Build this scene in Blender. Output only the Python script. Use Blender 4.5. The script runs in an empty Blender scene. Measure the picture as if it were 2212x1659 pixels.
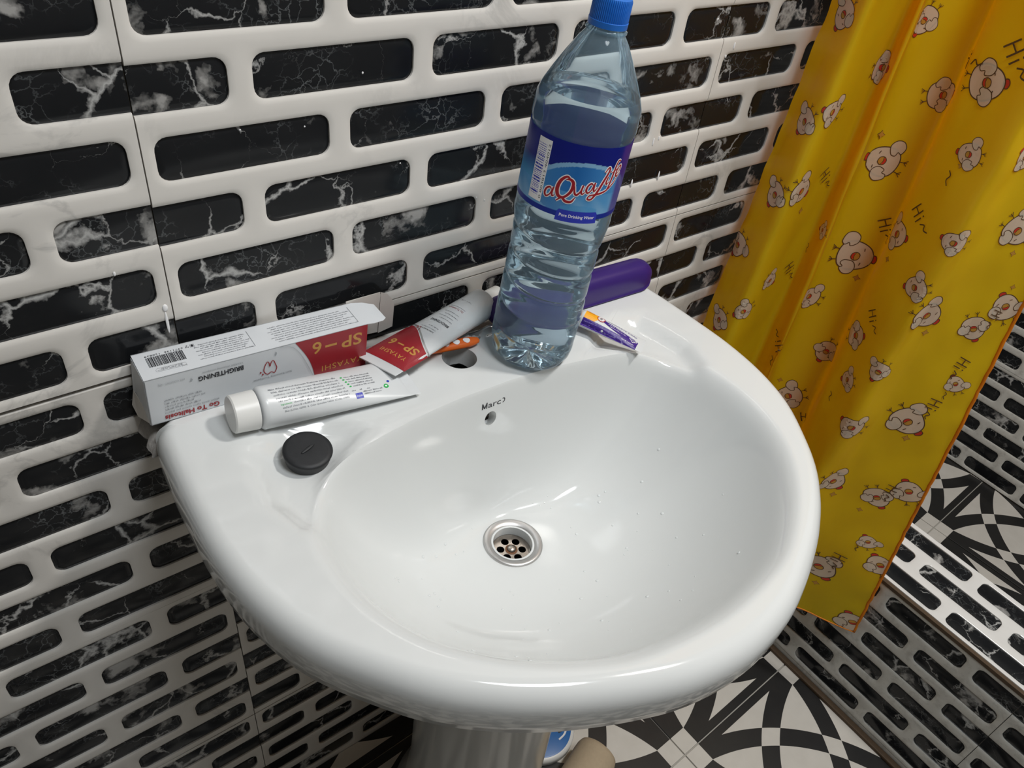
import bpy, bmesh, math, random
from mathutils import Vector, Matrix, Quaternion, noise
from mathutils.bvhtree import BVHTree
random.seed(7)
SC = bpy.context.scene
COL = SC.collection
PI = math.pi

# ------------------------------------------------------------------ camera, lights, exposure
cd = bpy.data.cameras.new('camera'); cam = bpy.data.objects.new('camera', cd); COL.objects.link(cam)
SC.camera = cam
CR = ((0.79567398, -0.59526720, 0.11207086), (-0.31642863, -0.56624737, -0.76107610), (0.51650347, 0.57010602, -0.63890789))
CP = Vector((-0.12306562, -0.54467521, 0.1576495))
r0, r1, r2 = [Vector(r) for r in CR]
cam.matrix_world = Matrix.Translation(CP) @ Matrix((r0, -r1, -r2)).transposed().to_4x4()
cd.sensor_width = 36.0; cd.lens = 36.0 * 1679.65 / 2212.0
cd.clip_start = 0.01; cd.clip_end = 30

w = bpy.data.worlds.new('world'); SC.world = w; w.use_nodes = True
w.node_tree.nodes['Background'].inputs[0].default_value = (0.9, 0.95, 1.0, 1)
w.node_tree.nodes['Background'].inputs[1].default_value = 0.15

def area(name, loc, target, size, power, color=(1, 1, 1), shape='DISK'):
    l = bpy.data.lights.new(name, 'AREA'); l.shape = shape; l.size = size; l.energy = power; l.color = color
    o = bpy.data.objects.new(name, l); COL.objects.link(o); o.location = loc
    o.rotation_euler = (Vector(target) - Vector(loc)).to_track_quat('-Z', 'Y').to_euler()
    return o
LAMP = Vector((0.95, -0.62, 1.30))
area('ceiling_light', LAMP, LAMP - Vector((0, 0, 1)), 0.20, 12.5, (1.0, 0.965, 0.92))
area('fill_light', (0.25, -0.80, 1.33), (0.35, -0.2, -0.4), 0.55, 14.0, (0.93, 0.97, 1.0))  # added fill lamp below the ceiling, no fixture, brightens basin and curtain
SC.view_settings.view_transform = 'Standard'; SC.view_settings.look = 'None'
SC.view_settings.gamma = 1.0; SC.view_settings.exposure = 0.62
try: SC.view_settings.use_curve_mapping = False
except Exception: pass
cy = SC.cycles
try:
    cy.use_denoising = True; cy.max_bounces = 14; cy.diffuse_bounces = 5; cy.glossy_bounces = 6
    cy.transmission_bounces = 12; cy.transparent_max_bounces = 24; cy.sample_clamp_indirect = 6
    cy.caustics_reflective = False; cy.caustics_refractive = True; cy.blur_glossy = 0.6
except Exception: pass

# ------------------------------------------------------------------ material helpers
class NT:
    def __init__(s, name):
        s.m = bpy.data.materials.new(name); s.m.use_nodes = True
        s.t = s.m.node_tree; s.b = s.t.nodes['Principled BSDF']; s.out = s.t.nodes['Material Output']
    def n(s, typ, **kw):
        nd = s.t.nodes.new(typ)
        for k, v in kw.items():
            if k.startswith('i_'):
                key = k[2:]; key = int(key) if key.isdigit() else key.replace('_', ' ')
                s.set(nd.inputs[key], v)
            else: setattr(nd, k, v)
        return nd
    def set(s, inp, v):
        if isinstance(v, bpy.types.NodeSocket): s.t.links.new(v, inp)
        elif isinstance(v, bpy.types.Node): s.t.links.new(v.outputs[0], inp)
        else: inp.default_value = v
    def math(s, op, a, b=None, c=None, clamp=False):
        nd = s.t.nodes.new('ShaderNodeMath'); nd.operation = op; nd.use_clamp = clamp
        for i, v in enumerate((a, b, c)):
            if v is not None: s.set(nd.inputs[i], v)
        return nd.outputs[0]
    def ramp(s, fac, stops, interp='LINEAR'):
        nd = s.t.nodes.new('ShaderNodeValToRGB'); nd.color_ramp.interpolation = interp
        el = nd.color_ramp.elements
        while len(el) > 1: el.remove(el[-1])
        for i, (p, c) in enumerate(stops):
            e = el[0] if i == 0 else el.new(p)
            e.position = p; e.color = (c[0], c[1], c[2], 1) if isinstance(c, tuple) else (c, c, c, 1)
        s.set(nd.inputs[0], fac); return nd.outputs[0]
    def mix(s, f, a, b, blend='MIX'):
        nd = s.t.nodes.new('ShaderNodeMix'); nd.data_type = 'RGBA'; nd.blend_type = blend
        s.set(nd.inputs[0], f); s.set(nd.inputs[6], a); s.set(nd.inputs[7], b); return nd.outputs[2]
def rgb(*c): return (c[0], c[1], c[2], 1.0)
def simple(name, col, rough=0.5, spec=0.5, metal=0.0, bump=0.0, bscale=60.0, var=0.04, coat=0.0, trans=0.0, sss=0.0):
    t = NT(name); b = t.b
    co = t.n('ShaderNodeTexCoord')
    nz = t.n('ShaderNodeTexNoise', i_Vector=co.outputs['Object'], i_Scale=bscale, i_Detail=3.0)
    c = t.mix(nz.outputs[0], rgb(*[max(0, x * (1 - var)) for x in col]), rgb(*[min(1, x * (1 + var)) for x in col]))
    t.set(b.inputs['Base Color'], c)
    b.inputs['Roughness'].default_value = rough; b.inputs['Specular IOR Level'].default_value = spec
    b.inputs['Metallic'].default_value = metal; b.inputs['Coat Weight'].default_value = coat
    if bump:
        bp = t.n('ShaderNodeBump', i_Strength=bump, i_Distance=0.001, i_Height=nz.outputs[0]); t.set(b.inputs['Normal'], bp)
    return t.m

def mat_black_marble():
    t = NT('black_marble'); b = t.b
    co = t.n('ShaderNodeTexCoord'); oi = t.n('ShaderNodeObjectInfo')
    off = t.n('ShaderNodeVectorMath', operation='SCALE', i_0=(7.1, 3.7, 5.3)); t.set(off.inputs['Scale'], t.math('MULTIPLY', oi.outputs['Random'], 9.0))
    v = t.n('ShaderNodeVectorMath', operation='ADD', i_0=co.outputs['Object'], i_1=off.outputs[0])
    warp = t.n('ShaderNodeTexNoise', i_Vector=v.outputs[0], i_Scale=28.0, i_Detail=5.0, i_Roughness=0.6)
    wv = t.n('ShaderNodeVectorMath', operation='SCALE', i_0=warp.outputs['Color'], i_Scale=0.045)
    v2 = t.n('ShaderNodeVectorMath', operation='ADD', i_0=v.outputs[0], i_1=wv.outputs[0])
    vo = t.n('ShaderNodeTexVoronoi', feature='DISTANCE_TO_EDGE', i_Vector=v2.outputs[0], i_Scale=19.0)
    m1 = t.n('ShaderNodeTexNoise', i_Vector=v.outputs[0], i_Scale=13.0, i_Detail=2.0)
    width = t.math('MULTIPLY', t.math('SUBTRACT', m1.outputs[0], 0.50, clamp=True), 0.45)
    vein = t.math('SUBTRACT', 1.0, t.math('DIVIDE', vo.outputs['Distance'], t.math('ADD', width, 0.0025)), clamp=True)
    vein = t.math('MULTIPLY', vein, t.math('MULTIPLY', t.math('SUBTRACT', m1.outputs[0], 0.43, clamp=True), 6.0, clamp=True))
    vo2 = t.n('ShaderNodeTexVoronoi', feature='DISTANCE_TO_EDGE', i_Vector=v2.outputs[0], i_Scale=75.0)
    m2 = t.n('ShaderNodeTexNoise', i_Vector=v.outputs[0], i_Scale=20.0, i_Detail=3.0)
    vein2 = t.math('MULTIPLY', t.math('SUBTRACT', 1.0, t.math('MULTIPLY', vo2.outputs['Distance'], 22.0), clamp=True),
                   t.math('MULTIPLY', t.math('SUBTRACT', m2.outputs[0], 0.50, clamp=True), 5.0, clamp=True))
    p1 = t.n('ShaderNodeTexNoise', i_Vector=v2.outputs[0], i_Scale=16.0, i_Detail=4.0, i_Roughness=0.55)
    patch = t.math('MULTIPLY', t.math('SUBTRACT', p1.outputs[0], 0.605, clamp=True), 14.0, clamp=True)
    c = t.mix(t.math('MULTIPLY', m2.outputs[0], 0.8), rgb(.006, .007, .009), rgb(.018, .019, .020))
    c = t.mix(t.math('MULTIPLY', vein2, 0.40), c, rgb(.32, .34, .35))
    c = t.mix(t.math('MULTIPLY', patch, 0.85), c, t.mix(p1.outputs[0], rgb(.10, .10, .10), rgb(.55, .54, .52)))
    c = t.mix(t.math('MULTIPLY', vein, 0.9), c, rgb(.50, .50, .49))
    t.set(b.inputs['Base Color'], c); b.inputs['Roughness'].default_value = 0.13; b.inputs['Specular IOR Level'].default_value = 0.26
    return t.m
def mat_white_marble(name='white_marble', col=(.70, .675, .635), dirt=0.0):
    t = NT(name); b = t.b
    g = t.n('ShaderNodeNewGeometry')
    nz = t.n('ShaderNodeTexNoise', i_Vector=g.outputs['Position'], i_Scale=9.0, i_Detail=7.0, i_Roughness=0.62, i_Distortion=1.4)
    line = t.math('SUBTRACT', 1.0, t.math('MULTIPLY', t.math('ABSOLUTE', t.math('SUBTRACT', nz.outputs[0], 0.5)), 26.0), clamp=True)
    msk = t.n('ShaderNodeTexNoise', i_Vector=g.outputs['Position'], i_Scale=5.0, i_Detail=2.0)
    line = t.math('MULTIPLY', line, t.math('MULTIPLY', t.math('SUBTRACT', msk.outputs[0], 0.55, clamp=True), 4.5, clamp=True))
    c = t.mix(nz.outputs[0], rgb(*[x * .95 for x in col]), rgb(*[x * 1.05 for x in col]))
    c = t.mix(t.math('MULTIPLY', line, 0.5), c, rgb(.22, .22, .22))
    if dirt:
        d = t.n('ShaderNodeTexNoise', i_Vector=g.outputs['Position'], i_Scale=55.0, i_Detail=6.0, i_Roughness=0.7)
        dm = t.math('MULTIPLY', t.math('SUBTRACT', d.outputs[0], 0.5, clamp=True), 4.0 * dirt, clamp=True)
        c = t.mix(dm, c, rgb(.13, .11, .085))
    t.set(b.inputs['Base Color'], c); b.inputs['Roughness'].default_value = 0.17; b.inputs['Specular IOR Level'].default_value = 0.5
    return t.m
def mat_floor():
    t = NT('patterned_floor_tile'); b = t.b
    co = t.n('ShaderNodeTexCoord'); sep = t.n('ShaderNodeSeparateXYZ', i_0=co.outputs['Object'])
    X = t.math('DIVIDE', sep.outputs[0], 0.3); Y = t.math('DIVIDE', sep.outputs[1], 0.3)
    def ann(cx, cyy):
        dx = t.math('SUBTRACT', X, cx); dy = t.math('SUBTRACT', Y, cyy)
        r = t.math('SQRT', t.math('ADD', t.math('MULTIPLY', dx, dx), t.math('MULTIPLY', dy, dy)))
        return t.math('MULTIPLY', t.math('GREATER_THAN', r, 1.055), t.math('LESS_THAN', r, 1.160))
    A = [ann(-.137, -.137), ann(1.137, 1.137), ann(-.137, 1.137), ann(1.137, -.137)]
    s = t.math('ADD', t.math('ADD', A[0], A[1]), t.math('ADD', A[2], A[3]))
    x = t.math('MODULO', s, 2.0)
    x = t.math('GREATER_THAN', x, 0.5)
    ex = t.math('MINIMUM', X, t.math('SUBTRACT', 1.0, X)); ey = t.math('MINIMUM', Y, t.math('SUBTRACT', 1.0, Y))
    stripe = t.math('LESS_THAN', t.math('MINIMUM', ex, ey), 0.05)
    x = t.math('MAXIMUM', x, stripe)
    corner = t.math('LESS_THAN', t.math('MAXIMUM', ex, ey), 0.113)
    x = t.math('MULTIPLY', x, t.math('SUBTRACT', 1.0, corner))
    nz = t.n('ShaderNodeTexNoise', i_Vector=co.outputs['Object'], i_Scale=40.0, i_Detail=4.0)
    white = t.mix(nz.outputs[0], rgb(.56, .53, .48), rgb(.66, .63, .58)); blk = t.mix(nz.outputs[0], rgb(.010, .010, .011), rgb(.022, .021, .020))
    t.set(b.inputs['Base Color'], t.mix(x, white, blk)); b.inputs['Roughness'].default_value = 0.35
    return t.m
def mat_cloth(name, col, tcol, trans=0.5):
    t = NT(name)
    g = t.n('ShaderNodeNewGeometry'); nz = t.n('ShaderNodeTexNoise', i_Vector=g.outputs['Position'], i_Scale=18.0, i_Detail=3.0)
    c = t.mix(nz.outputs[0], rgb(*[x * .94 for x in col]), rgb(*[min(1, x * 1.05) for x in col]))
    wv = t.n('ShaderNodeTexNoise', i_Vector=g.outputs['Position'], i_Scale=900.0, i_Detail=1.0)
    bp = t.n('ShaderNodeBump', i_Strength=0.15, i_Distance=0.0004, i_Height=wv.outputs[0])
    t.set(t.b.inputs['Base Color'], c); t.b.inputs['Roughness'].default_value = 0.42; t.set(t.b.inputs['Normal'], bp)
    t.b.inputs['Specular IOR Level'].default_value = 0.35
    tr = t.n('ShaderNodeBsdfTranslucent', i_Color=rgb(*tcol))
    mx = t.n('ShaderNodeMixShader', i_0=trans); t.set(mx.inputs[1], t.b.outputs[0]); t.set(mx.inputs[2], tr.outputs[0])
    t.t.links.new(mx.outputs[0], t.out.inputs[0])
    return t.m
def mat_glass(name, col=(1, 1, 1), ior=1.33, rough=0.0):
    t = NT(name); b = t.b; b.inputs['Base Color'].default_value = rgb(*col)
    b.inputs['Transmission Weight'].default_value = 1.0; b.inputs['IOR'].default_value = ior; b.inputs['Roughness'].default_value = rough
    return t.m
def mat_film(name, tint, ior=1.45, rough=0.03, bump=0.0, gl=1.0):
    t = NT(name)
    fr = t.n('ShaderNodeFresnel', i_IOR=ior)
    tr = t.n('ShaderNodeBsdfTransparent', i_Color=rgb(*tint)); g = t.n('ShaderNodeBsdfGlossy', i_Color=rgb(gl, gl, gl), i_Roughness=rough)
    if bump:
        ge = t.n('ShaderNodeNewGeometry'); nz = t.n('ShaderNodeTexNoise', i_Vector=ge.outputs['Position'], i_Scale=70.0, i_Detail=3.0)
        bp = t.n('ShaderNodeBump', i_Strength=bump, i_Distance=0.004, i_Height=nz.outputs[0]); t.set(g.inputs['Normal'], bp); t.set(fr.inputs['Normal'], bp)
    mx = t.n('ShaderNodeMixShader', i_0=fr.outputs[0]); t.set(mx.inputs[1], tr.outputs[0]); t.set(mx.inputs[2], g.outputs[0])
    t.t.links.new(mx.outputs[0], t.out.inputs[0]); return t.m
def mat_pet(name, tint, haze, hz, ior):
    m = mat_film(name, tint, ior, .03); nt = m.node_tree; out = nt.nodes['Material Output']; src = out.inputs[0].links[0].from_socket
    d = nt.nodes.new('ShaderNodeBsdfDiffuse'); d.inputs[0].default_value = rgb(*haze)
    tl = nt.nodes.new('ShaderNodeBsdfTranslucent'); tl.inputs[0].default_value = rgb(*haze)
    a = nt.nodes.new('ShaderNodeMixShader'); a.inputs[0].default_value = .5; nt.links.new(d.outputs[0], a.inputs[1]); nt.links.new(tl.outputs[0], a.inputs[2])
    mx = nt.nodes.new('ShaderNodeMixShader'); mx.inputs[0].default_value = hz
    nt.links.new(src, mx.inputs[1]); nt.links.new(a.outputs[0], mx.inputs[2]); nt.links.new(mx.outputs[0], out.inputs[0]); return m
def mat_vcol(name, rough=0.4, trans=0.0):
    t = NT(name); a = t.n('ShaderNodeVertexColor', layer_name='print')
    co = t.n('ShaderNodeTexCoord'); nz = t.n('ShaderNodeTexNoise', i_Vector=co.outputs['Object'], i_Scale=200.0)
    t.set(t.b.inputs['Base Color'], a.outputs[0])
    t.b.inputs['Roughness'].default_value = rough
    if trans:
        tr = t.n('ShaderNodeBsdfTranslucent'); t.set(tr.inputs[0], a.outputs[0])
        mx = t.n('ShaderNodeMixShader', i_0=trans); t.set(mx.inputs[1], t.b.outputs[0]); t.set(mx.inputs[2], tr.outputs[0]); t.t.links.new(mx.outputs[0], t.out.inputs[0])
    return t.m

BLACK = mat_black_marble(); WHITE = mat_white_marble(); WHITE_D = mat_white_marble('grimy_white_marble', (.62, .61, .57), .4)
WHITE_B = mat_white_marble('bright_white_marble', (.74, .73, .71))
FLOOR = mat_floor()
GROUT = simple('dark_grout', (.10, .085, .07), .9, bump=.4, bscale=300)
GROUT_L = simple('pale_grout', (.42, .40, .36), .9, bump=.3, bscale=300)
BROWN = simple('brown_silicone', (.075, .045, .022), .7, bump=.6, bscale=250, var=.3)
CEMENT = simple('rough_cement', (.36, .34, .32), .95, bump=1.0, bscale=220, var=.25)
CERAMIC = simple('white_ceramic', (.66, .675, .67), .09, .5, var=.01, bscale=8)
PEDC = simple('pedestal_ceramic', (.56, .565, .55), .15, .5, var=.02, bscale=20)
STEEL = simple('brushed_steel', (.50, .49, .48), .42, metal=1.0, var=.06, bscale=40)
STEEL_D = simple('stained_steel', (.36, .32, .28), .35, metal=1.0, var=.3, bscale=90)
DARK = simple('cavity_shade_black', (.008, .008, .008), .9)  # near-black colour put in as shade inside holes
RUST = simple('rust_stain', (.16, .07, .03), .8, var=.3, bscale=300)
RUBBER = simple('black_rubber', (.014, .015, .017), .55, .4, bump=.3, bscale=120, var=.3)
PLAST_W = simple('white_plastic', (.72, .72, .70), .35, var=.01)
TUBE_W = simple('white_tube', (.64, .66, .67), .28, var=.03, bscale=30)
CARD_W = simple('white_card', (.62, .645, .67), .45, var=.03, bscale=50)
CARD_IN = simple('raw_card', (.62, .59, .55), .8, var=.05, bscale=80)
RED = simple('red_print', (.29, .014, .022), .35, var=.08, bscale=90)
GOLD = simple('gold_print', (.52, .27, .06), .4, var=.15, bscale=120)
INK = simple('black_ink', (.02, .02, .025), .5)
INK_G = simple('grey_ink', (.24, .25, .27), .5)
INK_R = simple('red_ink', (.30, .015, .02), .5)
GREEN = simple('green_print', (.02, .42, .08), .4)
BLUE = simple('blue_print', (.015, .03, .42), .4)
PURPLE = simple('purple_plastic', (.030, .009, .135), .38, var=.06, bscale=40)
PURP_P = simple('purple_print', (.045, .015, .21), .35)
YEL_P = simple('yellow_print', (.85, .38, .01), .4)
ORANGE = simple('orange_plastic', (.72, .13, .012), .35)
CAPB = simple('blue_cap_plastic', (.012, .14, .55), .38, var=.05)
WHITE_P = simple('white_print', (.85, .85, .86), .4)
RED_P = simple('crimson_print', (.34, .006, .014), .35)
TAN = simple('beige_cardboard', (.44, .35, .24), .9, bump=.3, bscale=200, var=.08)
LIDB = simple('blue_lid_print', (.005, .13, .42), .35)
PLASTER = simple('pale_wall_paint', (.42, .41, .39), .8)
YELLOW = mat_cloth('yellow_curtain_cloth', (.98, .73, .012), (.98, .36, .0), .46)
ORANGE_T = mat_cloth('orange_stitching', (.85, .27, .008), (.9, .25, .0), .3)
CREAM = mat_cloth('cream_print', (.86, .78, .64), (.85, .66, .40), .4)
BRN = simple('brown_outline_print', (.10, .045, .012), .6)
COMB = simple('comb_red_print', (.62, .03, .012), .6)
BEAK = simple('beak_yellow_print', (.55, .26, .03), .6)

# ------------------------------------------------------------------ object helpers
def meta(o, label=None, cat=None, group=None, kind=None):
    if label: o['label'] = label
    if cat: o['category'] = cat
    if group: o['group'] = group
    if kind: o['kind'] = kind
    return o
def mesh(name, verts, faces, mats, parent=None, smooth=False, fm=None, M=None):
    me = bpy.data.meshes.new(name); me.from_pydata([tuple(v) for v in verts], [], faces); me.update()
    mats = mats if isinstance(mats, (list, tuple)) else [mats]
    for m in mats: me.materials.append(m)
    if fm:
        for p, i in zip(me.polygons, fm): p.material_index = i
    if smooth: me.polygons.foreach_set('use_smooth', [True] * len(me.polygons))
    o = bpy.data.objects.new(name, me); COL.objects.link(o)
    if parent: o.parent = parent
    if M is not None: o.matrix_local = M
    return o
def bmo(name, bm, mats, parent=None, smooth=False, M=None, sharp=None):
    me = bpy.data.meshes.new(name); bm.to_mesh(me); bm.free()
    mats = mats if isinstance(mats, (list, tuple)) else [mats]
    for m in mats: me.materials.append(m)
    if smooth: me.polygons.foreach_set('use_smooth', [True] * len(me.polygons))
    if sharp is not None:
        try: me.set_sharp_from_angle(angle=math.radians(sharp))
        except Exception: pass
    o = bpy.data.objects.new(name, me); COL.objects.link(o)
    if parent: o.parent = parent
    if M is not None: o.matrix_local = M
    return o
def empty(name, loc=(0, 0, 0), M=None):
    o = bpy.data.objects.new(name, None); COL.objects.link(o); o.empty_display_size = .02
    if M is not None: o.matrix_world = M
    else: o.location = loc
    return o
def boxbm(bm, a, b, bev=0.0):
    c = [(x, y, z) for x in (a[0], b[0]) for y in (a[1], b[1]) for z in (a[2], b[2])]
    v = [bm.verts.new(p) for p in c]
    for f in ((0, 1, 3, 2), (4, 6, 7, 5), (0, 4, 5, 1), (2, 3, 7, 6), (0, 2, 6, 4), (1, 5, 7, 3)): bm.faces.new([v[i] for i in f])
    if bev: bmesh.ops.bevel(bm, geom=list(bm.edges), offset=bev, segments=2, affect='EDGES', profile=.5)
    return bm
def lathe(prof, n=48, cap0=False, cap1=False):
    vs, fs = [], []
    for r, z in prof:
        for k in range(n):
            a = 2 * PI * k / n; vs.append((r * math.cos(a), r * math.sin(a), z))
    for i in range(len(prof) - 1):
        for k in range(n):
            k2 = (k + 1) % n; fs.append((i * n + k, i * n + k2, (i + 1) * n + k2, (i + 1) * n + k))
    if cap0: fs.append(tuple(reversed(range(n))))
    if cap1: fs.append(tuple(range((len(prof) - 1) * n, len(prof) * n)))
    return vs, fs
def frameM(o, ux, uy):
    ux = Vector(ux).normalized(); uy = Vector(uy); uz = ux.cross(uy).normalized(); uy = uz.cross(ux).normalized()
    return Matrix.Translation(Vector(o)) @ Matrix((ux, uy, uz)).transposed().to_4x4()

# 2-D drawing: every item is (verts2d, faces, material index)
def catmull(pts, n=8, closed=False):
    P = [Vector(p) for p in pts]; out = []; L = len(P)
    rng = range(L) if closed else range(L - 1)
    for i in rng:
        p0 = P[(i - 1) % L] if closed or i > 0 else P[0] * 2 - P[1]
        p1 = P[i]; p2 = P[(i + 1) % L]
        p3 = P[(i + 2) % L] if closed or i + 2 < L else P[-1] * 2 - P[-2]
        for k in range(n):
            t = k / n
            out.append(.5 * ((2 * p1) + (p2 - p0) * t + (2 * p0 - 5 * p1 + 4 * p2 - p3) * t * t + (3 * p1 - p0 - 3 * p2 + p3) * t ** 3))
    if not closed: out.append(P[-1])
    return out
def stroke(pts, wd, m=0, n=8, closed=False, smooth=True):
    """ribbon along pts; wd a number or list of widths per control point"""
    if isinstance(wd, (int, float)): wd = [wd] * len(pts)
    P3 = [(p[0], p[1], w_) for p, w_ in zip(pts, wd)]
    C = catmull(P3, n, closed) if smooth else [Vector(p) for p in P3]
    vs, fs = [], []; N = len(C)
    for i, c in enumerate(C):
        a = C[(i - 1) % N] if closed or i > 0 else c; b = C[(i + 1) % N] if closed or i < N - 1 else c
        t = Vector((b.x - a.x, b.y - a.y)); t = t.normalized() if t.length > 1e-9 else Vector((1, 0))
        nn = Vector((-t.y, t.x)) * max(c.z, 1e-5) / 2
        vs += [(c.x + nn.x, c.y + nn.y), (c.x - nn.x, c.y - nn.y)]
    for i in range(N if closed else N - 1):
        j = (i + 1) % N; fs.append((2 * i, 2 * i + 1, 2 * j + 1, 2 * j))
    return (vs, fs, m)
def blob(pts, m=0, n=6):
    C = catmull([(p[0], p[1], 0) for p in pts], n, True)
    vs = [(c.x, c.y) for c in C]; cx = sum(v[0] for v in vs) / len(vs); cyy = sum(v[1] for v in vs) / len(vs)
    vs.append((cx, cyy)); N = len(vs) - 1
    return (vs, [(i, (i + 1) % N, N) for i in range(N)], m)
def poly(pts, m=0): return ([tuple(p) for p in pts], [tuple(range(len(pts)))], m)
def quad(x0, y0, x1, y1, m=0): return poly([(x0, y0), (x1, y0), (x1, y1), (x0, y1)], m)
def xf(it, sx=1, sy=None, rot=0, dx=0, dy=0, shear=0):
    sy = sx if sy is None else sy; c, s = math.cos(rot), math.sin(rot); vs = []
    for x, y in it[0]:
        x, y = (x + shear * y) * sx, y * sy
        vs.append((c * x - s * y + dx, s * x + c * y + dy))
    return (vs, it[1], it[2])
_tx = {}
def text(s, size, m=0, shear=0.0, off=0.0, wscale=1.0, ax='LEFT', space=1.0):
    key = (s, shear, off, space)
    if key not in _tx:
        cu = bpy.data.curves.new('t', 'FONT'); cu.body = s; cu.size = 1.0; cu.shear = shear; cu.offset = off; cu.resolution_u = 3
        cu.space_character = space
        o = bpy.data.objects.new('t', cu); COL.objects.link(o)
        me = bpy.data.meshes.new_from_object(o.evaluated_get(bpy.context.evaluated_depsgraph_get()))
        _tx[key] = ([(v.co.x, v.co.y) for v in me.vertices], [tuple(p.vertices) for p in me.polygons])
        bpy.data.objects.remove(o); bpy.data.curves.remove(cu); bpy.data.meshes.remove(me)
    vs, fs = _tx[key]
    if not vs: return ([], [], m)
    x0 = min(v[0] for v in vs); x1 = max(v[0] for v in vs)
    sh = {'LEFT': x0, 'CENTER': (x0 + x1) / 2, 'RIGHT': x1}[ax]
    return ([((x - sh) * size * wscale, y * size) for x, y in vs], fs, m)
def fit_text(s, width, cap, m=0, **k):
    """text whose width and capital height are given"""
    v, f, m = text(s, 1.0, m, **k); wd = max(p[0] for p in v) - min(p[0] for p in v)
    return ([(x * width / wd, y * cap / .70) for x, y in v], f, m)
def micro(x0, y, x1, h, m=0, rnd=None):
    """a line of print too small to read: word-like runs of tiny upright marks"""
    rnd = rnd or random; its = []; x = x0
    while x < x1:
        wl = rnd.uniform(2.5, 8) * h; e = min(x + wl, x1)
        while x < e - h * .2:
            hh = h * rnd.choice((.65, .65, 1.0)); its.append(quad(x, y, x + h * .28, y + hh, m))
            if rnd.random() < .6: its.append(quad(x + h * .2, y + (0 if rnd.random() < .5 else hh - h * .22), x + h * .58, y + (h * .2 if rnd.random() < .5 else hh), m))
            x += h * .66
        x += h * .6
    return its
def merge_unused(items):
    vs, fs, ms = [], [], []
    for v, f, m in items:
        b = len(vs); vs += v; fs += [tuple(i + b for i in q) for q in f]; ms += [m] * len(f)
    return vs, fs, ms
def decal(name, items, mats, mapping, parent, maxedge=0.004, layered=True, label=None, base=0.0002, step=0.000012):
    """items drawn in 2-D are laid on a real surface by mapping(x, y, height) -> world point"""
    bm = bmesh.new(); lay = bm.verts.layers.float.new('h'); layk = 0
    for k, itm in enumerate(items):
        v, f, m = itm[:3]; bv = []
        if len(itm) > 3: layk = itm[3]
        elif len(v) > 4: layk += 1
        for p in v:
            q = bm.verts.new((p[0], p[1], 0)); q[lay] = base + (step * (layk + .5 * (len(v) <= 4))); bv.append(q)
        for q in f:
            try: fc = bm.faces.new([bv[i] for i in q]); fc.material_index = m
            except ValueError: pass
    bmesh.ops.triangulate(bm, faces=[f for f in bm.faces if len(f.verts) > 4])
    for _ in range(6):
        es = [e for e in bm.edges if e.calc_length() > maxedge]
        if not es: break
        bmesh.ops.subdivide_edges(bm, edges=es, cuts=1, use_grid_fill=False)
        bmesh.ops.triangulate(bm, faces=[f for f in bm.faces if len(f.verts) > 4 or (len(f.verts) == 4 and f.calc_area() < 1e-4)] if maxedge < .5 else [f for f in bm.faces if len(f.verts) > 4])
    for v in bm.verts: v.co = mapping(v.co.x, v.co.y, v[lay])
    o = bmo(name, bm, mats)
    if parent:
        o.parent = parent; o.matrix_parent_inverse = parent.matrix_world.inverted()
    if label: o['label'] = label
    return o
def bvh_of(objs):
    bpy.context.view_layer.update()
    vs, fs = [], []
    for o in (objs if isinstance(objs, (list, tuple)) else [objs]):
        b = len(vs); vs += [o.matrix_world @ v.co for v in o.data.vertices]
        fs += [tuple(i + b for i in p.vertices) for p in o.data.polygons]
    return BVHTree.FromPolygons(vs, fs)
def proj_map(bvh, M, reach=0.06):
    R3 = M.to_3x3(); n = R3.col[2].normalized()
    def f(x, y, h):
        o = M @ Vector((x, y, reach)); hit = bvh.ray_cast(o, -n, reach * 2.5)
        if hit[0] is None: return M @ Vector((x, y, h))
        nn = hit[1]; nn = nn if nn.dot(n) > 0 else -nn
        return hit[0] + nn * h
    return f
def plane_map(M): return lambda x, y, h: M @ Vector((x, y, h))

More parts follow.
